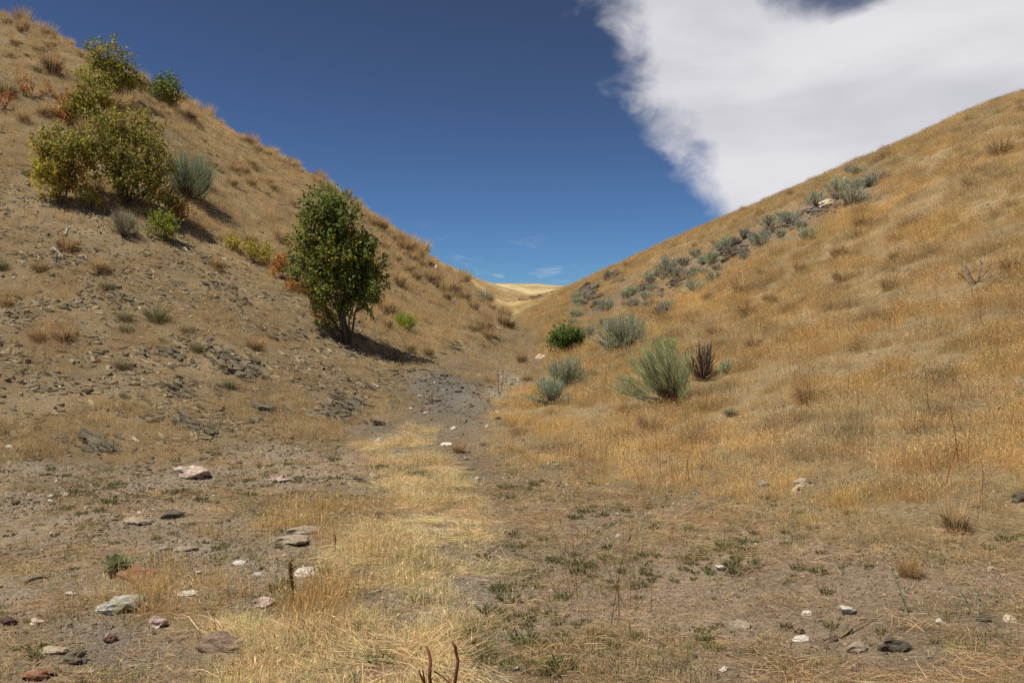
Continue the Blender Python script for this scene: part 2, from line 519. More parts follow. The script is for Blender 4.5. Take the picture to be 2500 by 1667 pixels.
def mat_plant(name, inst=False, trans=0.35, rough=0.7, spec=0.2, mul=(1, 1, 1)):
    m, w = new_mat(name)
    c = w.n('ShaderNodeAttribute', attribute_name='col').outputs['Color']
    if inst:
        t = w.n('ShaderNodeAttribute', attribute_name='tint', attribute_type='INSTANCER').outputs['Color']
        c = w.mix(1.0, c, t, 'MULTIPLY')
    if mul != (1, 1, 1):
        c = w.mix(1.0, c, (*mul, 1), 'MULTIPLY')
    b = w.n('ShaderNodeBsdfPrincipled', {'Base Color': c, 'Roughness': rough})
    b.inputs['Specular IOR Level'].default_value = spec
    tr = w.n('ShaderNodeBsdfTranslucent', {'Color': c})
    mx = w.n('ShaderNodeMixShader', {0: trans, 1: b.outputs[0], 2: tr.outputs[0]})
    finish(w, mx.outputs[0])
    return m


def mat_rock(name, c0, c1, stain=None, stain_amt=0.0, scale=9.0, inst=False, lichen=None, layer=0.0):
    m, w = new_mat(name)
    tc = w.n('ShaderNodeTexCoord').outputs['Object']
    oi = w.n('ShaderNodeObjectInfo')
    off = w.n('ShaderNodeVectorMath', {0: tc, 1: oi.outputs['Location']}, operation='ADD').outputs[0]
    if layer:
        mp = w.n('ShaderNodeMapping', {'Vector': off, 'Scale': (1, 1, layer)})
        off2 = mp.outputs[0]
    else:
        off2 = off
    n1 = w.noise(off2, scale, 7, 0.65, 0.3)
    n2 = w.noise(off2, scale * 6, 5, 0.7)
    c = w.mix(w.step(w.math('ADD', w.math('MULTIPLY', n1, 0.7), w.math('MULTIPLY', n2, 0.3)), 0.36, 0.64), (*c0, 1), (*c1, 1))
    if stain:
        sn = w.step(w.noise(off, scale * 0.6, 5, 0.6, 0.6), 0.62 - 0.25 * stain_amt, 0.78 - 0.25 * stain_amt)
        c = w.mix(w.math('MULTIPLY', sn, 0.85), c, (*stain, 1))
    if lichen:
        ln = w.step(w.noise(off, scale * 0.5, 4, 0.55, 0.5), 0.50, 0.54)
        c = w.mix(ln, c, (*lichen, 1))
    # every stone a little lighter or darker than the next
    rv = w.math('MULTIPLY_ADD', oi.outputs['Random'], 0.55, 0.72)
    c = w.mix(1.0, c, w.n('ShaderNodeCombineColor', {0: rv, 1: rv, 2: rv}).outputs[0], 'MULTIPLY')
    if inst:
        t = w.n('ShaderNodeAttribute', attribute_name='tint', attribute_type='INSTANCER').outputs['Color']
        c = w.mix(1.0, c, t, 'MULTIPLY')
    bmp = w.n('ShaderNodeBump', {'Height': w.math('ADD', n1, w.math('MULTIPLY', n2, 0.5)), 'Strength': 0.55, 'Distance': 0.02})
    b = w.n('ShaderNodeBsdfPrincipled', {'Base Color': c, 'Roughness': 0.85, 'Normal': bmp.outputs[0]})
    b.inputs['Specular IOR Level'].default_value = 0.25
    finish(w, b.outputs[0])
    return m


M_GROUND = mat_ground()
M_GRASS = mat_plant('dry_grass', inst=True, trans=0.35)
M_TUFT = mat_plant('bunchgrass', trans=0.35, mul=(1.4, 1.45, 1.6))
M_LEAF = mat_plant('leaf', trans=0.45, rough=0.5, spec=0.35, mul=(2.75, 2.65, 2.4))
M_SAGE = mat_plant('sage_leaf', trans=0.3, rough=0.8, mul=(1.5, 1.45, 1.5))
M_WEED = mat_plant('green_weed', trans=0.35, rough=0.6)
M_WOOD = mat_plant('bark', trans=0.0, rough=0.9)
M_SLATE = mat_rock('slate', (0.10, 0.085, 0.06), (0.25, 0.205, 0.135), (0.26, 0.15, 0.07), 0.15, 7.0, layer=5.0)
M_SLATE_I = mat_rock('slate_chip', (0.2, 0.172, 0.125), (0.38, 0.32, 0.225), None, 0, 14.0, inst=True)
M_LEDGE = mat_rock('ledge_shale', (0.075, 0.066, 0.048), (0.23, 0.19, 0.125), (0.22, 0.13, 0.06), 0.1, 7.0, layer=5.0)
M_DSLATE = mat_rock('dark_slate', (0.06, 0.052, 0.043), (0.17, 0.145, 0.11), (0.22, 0.12, 0.05), 0.2, 8.0, layer=5.0)
M_QUARTZ = mat_rock('white_quartz', (0.58, 0.50, 0.40), (0.84, 0.81, 0.76), (0.40, 0.30, 0.2), 0.35, 9.0)
M_PQUARTZ = mat_rock('pink_quartz', (0.40, 0.24, 0.17), (0.74, 0.66, 0.58), (0.33, 0.13, 0.07), 0.45, 7.0)
M_CREAM = mat_rock('cream_stone', (0.42, 0.33, 0.21), (0.64, 0.55, 0.4), (0.35, 0.2, 0.1), 0.1, 10.0)
M_TAN = mat_rock('tan_stone', (0.25, 0.2, 0.14), (0.46, 0.38, 0.28), (0.28, 0.15, 0.08), 0.1, 8.0)
M_RUST = mat_rock('rust_stone', (0.20, 0.085, 0.04), (0.33, 0.17, 0.095), (0.33, 0.25, 0.17), 0.4, 8.0)
M_REDROCK = mat_rock('red_stone', (0.12, 0.055, 0.045), (0.25, 0.15, 0.12), None, 0, 8.0)
M_LICHEN = mat_rock('lichen_stone', (0.2, 0.17, 0.15), (0.62, 0.6, 0.56), (0.14, 0.09, 0.085), 0.1, 6.0, lichen=(0.30, 0.29, 0.17))
M_BROWN = mat_rock('brown_stone', (0.15, 0.1, 0.07), (0.3, 0.22, 0.155), None, 0, 8.0)

# ------------------------------------------------------------------ the ground sheet
d, px, py, r = regions(GX, GY, GZ)


def lay(base, w, c):
    w = np.clip(w, 0, 1)[..., None]
    return base * (1 - w) + np.array(c) * w


alb = np.ones(GX.shape + (3,)) * np.array([0.25, 0.19, 0.12])
alb = lay(alb, d['leftflat'], (0.385, 0.31, 0.225))
alb = lay(alb, d['leftflat'] * sstep(fbm(GX, GY, 1.4, 3, seed=55), .0, .25) * .8, (0.385, 0.28, 0.165))
alb = lay(alb, d['rightflat'], (0.335, 0.25, 0.165))
alb = lay(alb, d['left'], (0.305, 0.225, 0.13))
alb = lay(alb, d['upper'] * 0.9, (0.36, 0.27, 0.15))
alb = lay(alb, d['right'] * 0.9, (0.35, 0.26, 0.14))
alb = lay(alb, d['strip'] * 0.9, (0.22, 0.165, 0.115))
alb = lay(alb, d['straw'] * 0.6, (0.42, 0.33, 0.2))
alb = lay(alb, d['bare'], (0.33, 0.275, 0.21))
alb = lay(alb, d['bench'], (0.165, 0.152, 0.133))
alb = lay(alb, d['wash'] * 0.95, (0.36, 0.31, 0.22))
farv = np.clip(1 + .5 * fbm(GX, GY, 5.0, 4, seed=57) + .4 * fbm(GX + GY * .4, GY * .25, 14.0, 3, seed=58), .5, 1.5)
alb = alb * (1 - d['far'][..., None]) + d['far'][..., None] * farv[..., None] * np.array([0.46, 0.35, 0.18])
big = 1 + 0.36 * fbm(GX, GY, 2.2, 4, seed=51) + 0.25 * fbm(GX, GY, 9.0, 3, seed=52)
alb = alb * np.clip(big, 0.55, 1.5)[..., None]
verts = np.stack([GX, GY, GZ], -1).reshape(-1, 3)
ii, jj = np.meshgrid(np.arange(NTH - 1), np.arange(NR - 1), indexing='ij')
a = (ii * NR + jj).ravel()
faces = np.stack([a, a + 1, a + NR + 1, a + NR], -1)
fan_c = len(verts)
verts = np.concatenate([verts, [[0, 0, 0.0]]])
fan = np.stack([np.full(NTH - 1, fan_c), np.arange(NTH - 1) * NR, (np.arange(NTH - 1) + 1) * NR], -1)
g = link('ground', mesh_np('ground', verts, faces.tolist() + fan.tolist(), M_GROUND, True,
                           np.concatenate([alb.reshape(-1, 3), [[0.25, 0.2, 0.14]]])))
tag(g, kind='structure')

# ------------------------------------------------------------------ ground cover nobody could count (scattered with geometry nodes)


def scatter(name, label, cat, protos, pos, rot, scl, tint):
    n = len(pos)
    me = bpy.data.meshes.new(name)
    me.vertices.add(n)
    me.vertices.foreach_set('co', np.asarray(pos, np.float32).ravel())
    at = me.attributes.new('rot', 'FLOAT_VECTOR', 'POINT'); at.data.foreach_set('vector', np.asarray(rot, np.float32).ravel())
    scl = np.asarray(scl, np.float32)
    if scl.ndim == 1:
        scl = np.repeat(scl[:, None], 3, 1)
    at = me.attributes.new('scl', 'FLOAT_VECTOR', 'POINT'); at.data.foreach_set('vector', np.ascontiguousarray(scl).ravel())
    at = me.attributes.new('pidx', 'INT', 'POINT'); at.data.foreach_set('value', rng.integers(0, len(protos), n).astype(np.int32))
    t4 = np.ones((n, 4), np.float32); t4[:, :3] = tint
    at = me.attributes.new('tint', 'FLOAT_COLOR', 'POINT'); at.data.foreach_set('color', t4.ravel())
    o = link(name, me)
    ng = bpy.data.node_groups.new(name, 'GeometryNodeTree')
    ng.interface.new_socket('Geometry', in_out='INPUT', socket_type='NodeSocketGeometry')
    ng.interface.new_socket('Geometry', in_out='OUTPUT', socket_type='NodeSocketGeometry')
    N = ng.nodes; L = ng.links
    gi = N.new('NodeGroupInput'); go = N.new('NodeGroupOutput')
    g2i = N.new('GeometryNodeGeometryToInstance')
    for p in protos:
        oi = N.new('GeometryNodeObjectInfo')
        oi.inputs['Object'].default_value = p
        L.new(oi.outputs['Geometry'], g2i.inputs[0])
    iop = N.new('GeometryNodeInstanceOnPoints')
    L.new(gi.outputs[0], iop.inputs['Points'])
    L.new(g2i.outputs[0], iop.inputs['Instance'])
    iop.inputs['Pick Instance'].default_value = True

    def attr(nm, ty):
        q = N.new('GeometryNodeInputNamedAttribute'); q.data_type = ty; q.inputs['Name'].default_value = nm
        return q.outputs['Attribute']
    L.new(attr('pidx', 'INT'), iop.inputs['Instance Index'])
    e2r = N.new('FunctionNodeEulerToRotation')
    L.new(attr('rot', 'FLOAT_VECTOR'), e2r.inputs[0])
    L.new(e2r.outputs[0], iop.inputs['Rotation'])
    L.new(attr('scl', 'FLOAT_VECTOR'), iop.inputs['Scale'])
    L.new(iop.outputs[0], go.inputs[0])
    md = o.modifiers.new('scatter', 'NODES'); md.node_group = ng
    return tag(o, label, cat, kind='stuff')


def proto(me):
    return bpy.data.objects.new(me.name, me)      # a source shape, not linked to the scene


def clump(name, n, rad, hmin, hmax, lean, wd, mat, droop=0.1, cvar=0.18, base=(1, 1, 1), heads=0.0):
    s = Soup()
    a = rng.uniform(0, 2 * math.pi, n); q = np.sqrt(rng.uniform(0, 1, n)) * rad
    b = np.stack([np.cos(a) * q, np.sin(a) * q, np.full(n, -0.015)], -1)
    h = rng.uniform(hmin, hmax, n)
    la = a + rng.normal(0, 0.9, n); lm = np.abs(rng.normal(0, lean, n)) * h
    tip = b + np.stack([np.cos(la) * lm, np.sin(la) * lm, h * np.sqrt(np.clip(1 - (lm / h) ** 2 * .6, .05, 1))], -1)
    bow = np.stack([-np.cos(la) * lm * droop, -np.sin(la) * lm * droop, h * droop * .6], -1)
    c = np.array(base) * np.clip(rng.normal(1, cvar, n), .45, 1.6)[:, None] * (1 + rng.normal(0, .05, (n, 3)))
    s.blades(b, tip, bow, wd * rng.uniform(.6, 1.4, n), c)
    if heads > 0:
        k = rng.uniform(size=n) < heads
        m = int(k.sum())
        if m:
            dd = unit(tip[k] - b[k]) + rng.normal(0, .25, (m, 3))
            s.leaves(tip[k] - unit(dd) * .02, dd, rng.normal(size=(m, 3)), rng.uniform(.025, .06, m), wd * 2.6, c[k] * 1.05)
    return s.mesh(name, mat)


def litter(name, n, rad, lmin, lmax, wd, mat, lift=.03, spread=.7):
    s = Soup()
    a = rng.uniform(0, 2 * math.pi, n); q = np.sqrt(rng.uniform(0, 1, n)) * rad
    b = np.stack([np.cos(a) * q, np.sin(a) * q, rng.uniform(.0, lift, n)], -1)
    da = rng.normal(0, spread, n) + rng.integers(0, 2, n) * math.pi
    ln = rng.uniform(lmin, lmax, n)
    tip = b + np.stack([np.cos(da) * ln, np.sin(da) * ln, rng.normal(0.005, .02, n)], -1)
    bow = rng.normal(0, .06, (n, 3)) * ln[:, None]
    bow[:, 2] = np.abs(bow[:, 2])
    c = np.clip(rng.normal(1, .2, n), .4, 1.6)[:, None] * (1 + rng.normal(0, .05, (n, 3)))
    s.blades(b, tip, bow, wd, c)
    return s.mesh(name, mat)


def sample(n, r0, r1, p, half=38):
    th = rng.uniform(R(-half), R(half), n)
    if p == 0:
        rr = np.exp(rng.uniform(math.log(r0), math.log(r1), n))
    else:
        rr = (r0 ** p + rng.uniform(0, 1, n) * (r1 ** p - r0 ** p)) ** (1 / p)
    x = np.sin(th) * rr; y = np.cos(th) * rr
    z = zat(x, y)
    return x, y, z


def tilt_euler(nrm, spin, follow):
    """euler that stands a piece up, leaning 'follow' of the way to the slope's normal"""
    up = unit(np.array([0, 0, 1.0]) * (1 - follow) + nrm * follow)
    ex = np.arctan2(-up[:, 1], up[:, 2]); ey = np.arcsin(np.clip(up[:, 0], -1, 1))
    # rotate about Z first (spin), then lean
    cx, sx = np.cos(ex), np.sin(ex); cy, sy = np.cos(ey), np.sin(ey); cz_, sz = np.cos(spin), np.sin(spin)
    Z = np.zeros_like(cx); O = np.ones_like(cx)
    Rx = np.stack([np.stack([O, Z, Z], -1), np.stack([Z, cx, -sx], -1), np.stack([Z, sx, cx], -1)], -2)
    Ry = np.stack([np.stack([cy, Z, sy], -1), np.stack([Z, O, Z], -1), np.stack([-sy, Z, cy], -1)], -2)
    Rz = np.stack([np.stack([cz_, -sz, Z], -1), np.stack([sz, cz_, Z], -1), np.stack([Z, Z, O], -1)], -2)
    Mx = Rx @ Ry @ Rz
    e_y = -np.arcsin(np.clip(Mx[:, 2, 0], -1, 1)); e_x = np.arctan2(Mx[:, 2, 1], Mx[:, 2, 2]); e_z = np.arctan2(Mx[:, 1, 0], Mx[:, 0, 0])
    return np.stack([e_x, e_y, e_z], -1)


G_FINE = [proto(clump('fine_grass_%d' % k, 52, .17, .07, .25, .5, .003, M_GRASS, heads=.55)) for k in range(6)]
G_PALE = [proto(clump('straw_%d' % k, 60, .13, .04, .17, 1.1, .0035, M_GRASS, droop=.25, heads=.1)) for k in range(6)]
G_LITTER = [proto(litter('litter_%d' % k, 34, .22, .07, .3, .0035, M_GRASS)) for k in range(6)]
G_LONG = [proto(litter('long_%d' % k, 40, .2, .15, .5, .0035, M_GRASS, lift=.07, spread=.28)) for k in range(6)]
G_SHORT = [proto(clump('short_%d' % k, 30, .09, .02, .08, .7, .004, M_GRASS, droop=.2)) for k in range(5)]


def keep(*arr, m):
    return [q[m] for q in arr]


def tints(n, c, var, hue=.06):
    t = np.array(c) * np.clip(rng.normal(1, var, n), .5, 1.6)[:, None]
    return t * (1 + rng.normal(0, hue, (n, 3)) * np.array([.6, .3, 1.0]))


# ------------------------------------------------------------------ stones


def slab_mesh(name, mat, sides=None, thick=.16, seed=0):
    q = np.random.default_rng(seed)
    k = sides or q.integers(5, 8)
    an = np.sort(np.linspace(0, 2 * math.pi, k, endpoint=False) + q.normal(0, .22, k))
    rad = q.uniform(.36, .58, k)
    asp = q.uniform(.55, .85)
    P = np.stack([np.cos(an) * rad, np.sin(an) * rad * asp], -1)
    v = []; f = []
    top = np.concatenate([P * .92, (q.uniform(-.12, .12, k) * thick + thick * .5)[:, None]], 1)
    mid = np.concatenate([P * 1.02 + q.normal(0, .012, (k, 2)), (q.uniform(-.15, .15, k) * thick + thick * .12)[:, None]], 1)
    bot = np.concatenate([P * .9, np.full((k, 1), -thick * .5)], 1)
    v = np.concatenate([top, mid, bot, [[q.normal(0, .06), q.normal(0, .06), thick * q.uniform(.45, .62)]]])
    for i in range(k):
        j = (i + 1) % k
        f.append((i, j, 3 * k)); f.append((k + i, k + j, j, i)); f.append((2 * k + i, 2 * k + j, k + j, k + i))
    f.append(tuple(range(3 * k - 1, 2 * k - 1, -1)))
    return mesh_np(name, v, [tuple(t) for t in f], mat)


def rock_mesh(name, mat, seed, rough=.22, flat=1.0, sub=3, cuts=7):
    import bmesh
    q = np.random.default_rng(seed)
    bm = bmesh.new()
    bmesh.ops.create_icosphere(bm, subdivisions=sub, radius=.5)
    V = np.array([v.co[:] for v in bm.verts])
    for _ in range(cuts):
        nn = q.normal(size=3); nn /= np.linalg.norm(nn)
        dd = q.uniform(.26, .43)
        over = np.maximum(V @ nn - dd, 0)
        V = V - over[:, None] * nn * .92
    N = unit(V)
    dsp = np.zeros(len(V))
    for k, (s, a) in enumerate(((3, 1), (7, .5), (15, .3))):
        dsp += a * (vnoise(V[:, 0] * s + seed, V[:, 1] * s + V[:, 2] * s * 1.3, seed + k) + vnoise(V[:, 2] * s - seed, V[:, 0] * s * .7 + V[:, 1] * s, seed + 9 + k))
    V = V + N * (dsp * rough * .5)[:, None]
    V /= np.abs(V).max(axis=0) * 2
    for v, c in zip(bm.verts, V):
        v.co = c
    me = bpy.data.meshes.new(name)
    bm.to_mesh(me); bm.free()
    me.materials.append(mat)
    return me


CH = [proto(slab_mesh('chip_%d' % k, M_SLATE_I, thick=.3, seed=200 + k)) for k in range(8)]
# shale chips and gravel
x, y, z = sample(170000, 2.4, 48, .95)
d, px, py, r = regions(x, y, z)
pat = fbm(x, y, .9, 3, seed=111)
w = (d['left'] * (1 - .7 * d['upper']) * .95 + d['leftflat'] * .45 + d['bench'] * .6 + d['wash'] * .8 + d['strip'] * .55 + d['rightflat'] * .26 + d['bare'] * .5 + .04) \
    * np.clip(.5 + pat * 1.5, .05, 1)
m = rng.uniform(size=len(x)) < w
x, y, z, r, be, wa, le = keep(x, y, z, r, d['bench'], d['wash'], d['left'], m=m)
n = len(x)
tn = tints(n, (0.78, 0.74, 0.66), .36, .04)
tn *= (1 - .5 * be)[:, None]
tn *= (1 + .5 * wa)[:, None]
wh = rng.uniform(size=n) < .012
tn[wh] = np.array([2.1, 2.2, 2.4])
sz = np.exp(np.clip(rng.normal(math.log(.027), .5, n), -9, -2.7)) * np.clip(r / 9, .6, 1.9) * (1 + .35 * le)
spn = np.where(le > .5, rng.normal(-.55, .45, n), rng.uniform(0, 6.28, n))
nr = unit(nat(x, y) + rng.normal(0, .25, (n, 3)))
scatter('shale_gravel', 'grey shale chips and gravel strewn over the soil', 'gravel', CH, np.stack([x, y, z + sz * .05], -1),
        tilt_euler(nr, spn, .95), np.stack([sz * (1 + .7 * le), sz * rng.uniform(.6, 1.1, n), sz * rng.uniform(.6, 1.4, n)], -1), tn)

x, y, z = sample(90000, 2.4, 13, .7)
d, px, py, r = regions(x, y, z)
pat = fbm(x, y, .5, 3, seed=112)
w = (d['leftflat'] * .8 + d['rightflat'] * .55 + d['bare'] * .9 + .25) * np.clip(.5 + pat * 1.6, .05, 1) * (1 - .6 * d['straw'])
m = rng.uniform(size=len(x)) < w
x, y, z, r = keep(x, y, z, r, m=m)
n = len(x)
tn = tints(n, (1.05, 0.96, 0.86), .38, .05)
tn[rng.uniform(size=n) < .02] = np.array([2.0, 2.0, 2.1])
sz = np.exp(rng.normal(math.log(.014), .45, n)) * np.clip(r / 6, .7, 1.6)
nr = unit(nat(x, y) + rng.normal(0, .4, (n, 3)))
scatter('fine_gravel', 'fine gravel and clods of soil on the flat', 'gravel', CH, np.stack([x, y, z], -1),
        tilt_euler(nr, rng.uniform(0, 6.28, n), .95), np.stack([sz, sz * rng.uniform(.6, 1.1, n), sz * rng.uniform(1.0, 2.4, n)], -1), tn)

SLABS = [slab_mesh('slate_slab', M_SLATE, thick=.13, seed=300 + k) for k in range(10)]


def slope_rot(v, spin, follow=.8, jit=.15):
    nn = nat(np.array([v.x]), np.array([v.y]), .3) + rng.normal(0, jit, (1, 3))
    return tilt_euler(unit(nn), np.array([spin]), follow)[0].tolist()


# loose slates lying on the left slope
x, y, z = sample(9000, 10, 34, 1)
d, px, py, r = regions(x, y, z)
w = d['left'] * (1 - .9 * d['upper']) * (.35 + .65 * (fbm(x, y, 1.6, 3, seed=121) > .03)) + .2 * d['bench']
m = (rng.uniform(size=len(x)) < w) & (px > 5) & (px < 2480)
x, y, z = keep(x, y, z, m=m)
for k in range(min(270, len(x))):
    s = min(.26, math.exp(random.gauss(math.log(.085), .42)))
    p = Vector((x[k], y[k], z[k]))
    o = link('slate_shard', SLABS[k % 10], None, p + Vector((0, 0, s * .02)), slope_rot(p, random.gauss(-.55, .45), .75, .22),
             (s * 1.3, s * random.uniform(.5, .9), s * random.uniform(.5, 1.1)))
    tag(o, 'loose grey slate shard', 'slate shard', 'loose slate shards on the left slope')

LEDGE = [slab_mesh('ledge_slab', M_LEDGE, thick=.2, seed=350 + k) for k in range(8)]
# ledges where the bedrock shows, slab upon slab
BED = np.array([0.30, -0.26, 0.92])


def outcrop(px, py, wpx, hpx, label, n, mats=LEDGE, bed=BED, name='shale_outcrop', sz=(.07, .26), thick=1.0, group=None, cat='outcrop', lift=0.07):
    c = ground_at(px, py)
    k = c.y / FX
    t = thing(name, label, cat, c, 0, group)
    for i in range(int(n * 2.0)):
        u_ = random.gauss(0, .3)
        qx = px + u_ * wpx; qy = py + random.gauss(0, .26) * hpx + u_ * wpx * .22 * (bed[0] > 0)
        p = ground_at(qx, qy)
        if (p - c).length > 4 * (wpx + hpx) * k:
            p = c + Vector((random.gauss(0, .3) * wpx * k, random.gauss(0, .2) * wpx * k, 0))
            p.z = float(zat(np.array([p.x]), np.array([p.y]))[0])
        s = random.uniform(*sz)
        rot = tilt_euler(unit(bed + rng.normal(0, .10, 3))[None], np.array([random.gauss(-.5, .4)]), 1.0)[0].tolist()
        link('slab', mats[i % len(mats)], t, p - c + Vector((0, 0, s * random.uniform(-.02, .08) + lift * random.uniform(0, 1))), rot,
             (s * 1.4, s * random.uniform(.5, .9), s * random.uniform(.6, 1.5) * thick))
    return t


for px_, py_, w_, h_, n_, lab in (
    (515, 640, 75, 28, 16, 'small ledge of broken shale highest on the left slope, left of the orange shrublets'),
    (547, 706, 65, 28, 14, 'dark shale ledge above the middle of the left slope, below the highest ledge'),
    (585, 735, 50, 26, 12, 'squat shale knob between the upper ledge and the leafy tree'),
    (708, 818, 70, 34, 16, 'shale ledge with a broad pale slab left of the leafy tree'),
    (547, 868, 85, 30, 20, 'dark stepped shale ledge in the middle of the left slope'),
    (590, 906, 115, 45, 26, 'widest shale ledge of the left slope, just under the dark stepped one'),
    (452, 955, 90, 45, 16, 'scattered shale slabs low on the left slope, left of the widest ledge'),
    (861, 1000, 110, 65, 34, 'heap of thin shale slabs at the foot of the left slope beside the grey wash'),
    (486, 1047, 80, 28, 14, 'low shale ledge at the foot of the left slope above the pink boulder'),
    (230, 1085, 120, 40, 24, 'grey shale heap at the bottom left of the slope'),
    (291, 726, 32, 60, 12, 'narrow upright run of shale in the left of the slope'),
    (400, 865, 90, 30, 12, 'shale slabs left of the dark stepped ledge'),
    (1095, 850, 60, 38, 14, 'small shale ledge right of the leafy tree above the wash'),
    (650, 1010, 100, 40, 14, 'shale slabs between the widest ledge and the foot of the slope'),
    (150, 640, 120, 70, 14, 'thinly spread shale slabs far left on the slope'),
):
    outcrop(px_, py_, w_, h_, lab, n_)

DS = [slab_mesh('dark_slab', M_DSLATE, thick=.3, seed=400 + k) for k in range(6)]
for px_, py_, w_, h_, n_, sz_, lab in (
    (1440, 716, 42, 40, 16, (.6, 1.5), 'jagged dark rock crag low on the right-hand skyline'),
    (1500, 682, 26, 18, 6, (.4, .9), 'two small dark rocks beside the crag on the right skyline'),
    (1509, 667, 28, 9, 5, (.4, .8), 'flat dark rocks on the right skyline above the crag'),
    (1642, 603, 16, 8, 4, (.3, .7), 'single dark rock peeking over the right skyline grass'),
    (1681, 584, 16, 10, 4, (.3, .7), 'small dark rock just under the right skyline'),
    (1741, 547, 20, 8, 5, (.3, .6), 'topmost little dark rocks on the right skyline'),
    (1778, 616, 44, 42, 16, (.4, .9), 'dark rock ledge in the middle of the sagebrush strip'),
    (1652, 685, 34, 34, 14, (.35, .8), 'dark rock ledge in the lower sagebrush strip'),
    (1999, 517, 70, 22, 14, (.3, .7), 'dark rock ledge high in the sagebrush strip'),
    (1605, 722, 22, 18, 6, (.3, .6), 'small dark rocks near the lower end of the sagebrush strip'),
    (1922, 556, 34, 12, 6, (.3, .6), 'low rocks in the upper middle of the sagebrush strip'),
):
    outcrop(px_, py_, w_, h_, lab, n_, DS, np.array([-.55, -.35, .75]), 'rock_outcrop', (sz_[0] * .6, sz_[1] * .6), 1.0, cat='outcrop', lift=.25 * sz_[0])
outcrop(1312, 727, 70, 9, 'dark rimrock line crossing the far pale hill', 18, DS, np.array([0, -.2, 1]), 'rimrock', (.4, 1.1), .8, lift=.12)

RK = {}
CLEAR = []            # round each stone the grass is thin


def rock(px, py, w, h, mat, label, name='rock', cat='rock', flat=False, group=None, sink=.36):
    c = ground_at(px, py + h * .45)
    k = c.y / FX
    s = w * k * (1.22 if w > 30 else 1.08)
    hz = max(h * k * 1.15, s * .22)
    key = (mat.name, rng.integers(0, 3))
    if key not in RK:
        RK[key] = rock_mesh(name, mat, 500 + len(RK) * 7, rough=.34, cuts=10)
    rot = slope_rot(c, random.uniform(-.5, .5), .5, .05)
    o = link(name, RK[key], None, c + Vector((0, s * .3, hz * (.5 - sink))), rot, (s, s * .75, hz * 1.2))
    CLEAR.append((c.x, c.y, s))
    return tag(o, label, cat, group)


def open_ground(x, y):
    k = np.ones(len(x))
    for a, b, s in CLEAR:
        u = (x - a) / (s * .62 + .03); v = (y - b + s * .35) / (s * .9 + .06)
        k = np.where(u * u + v * v < 1, .06, k)
    return k


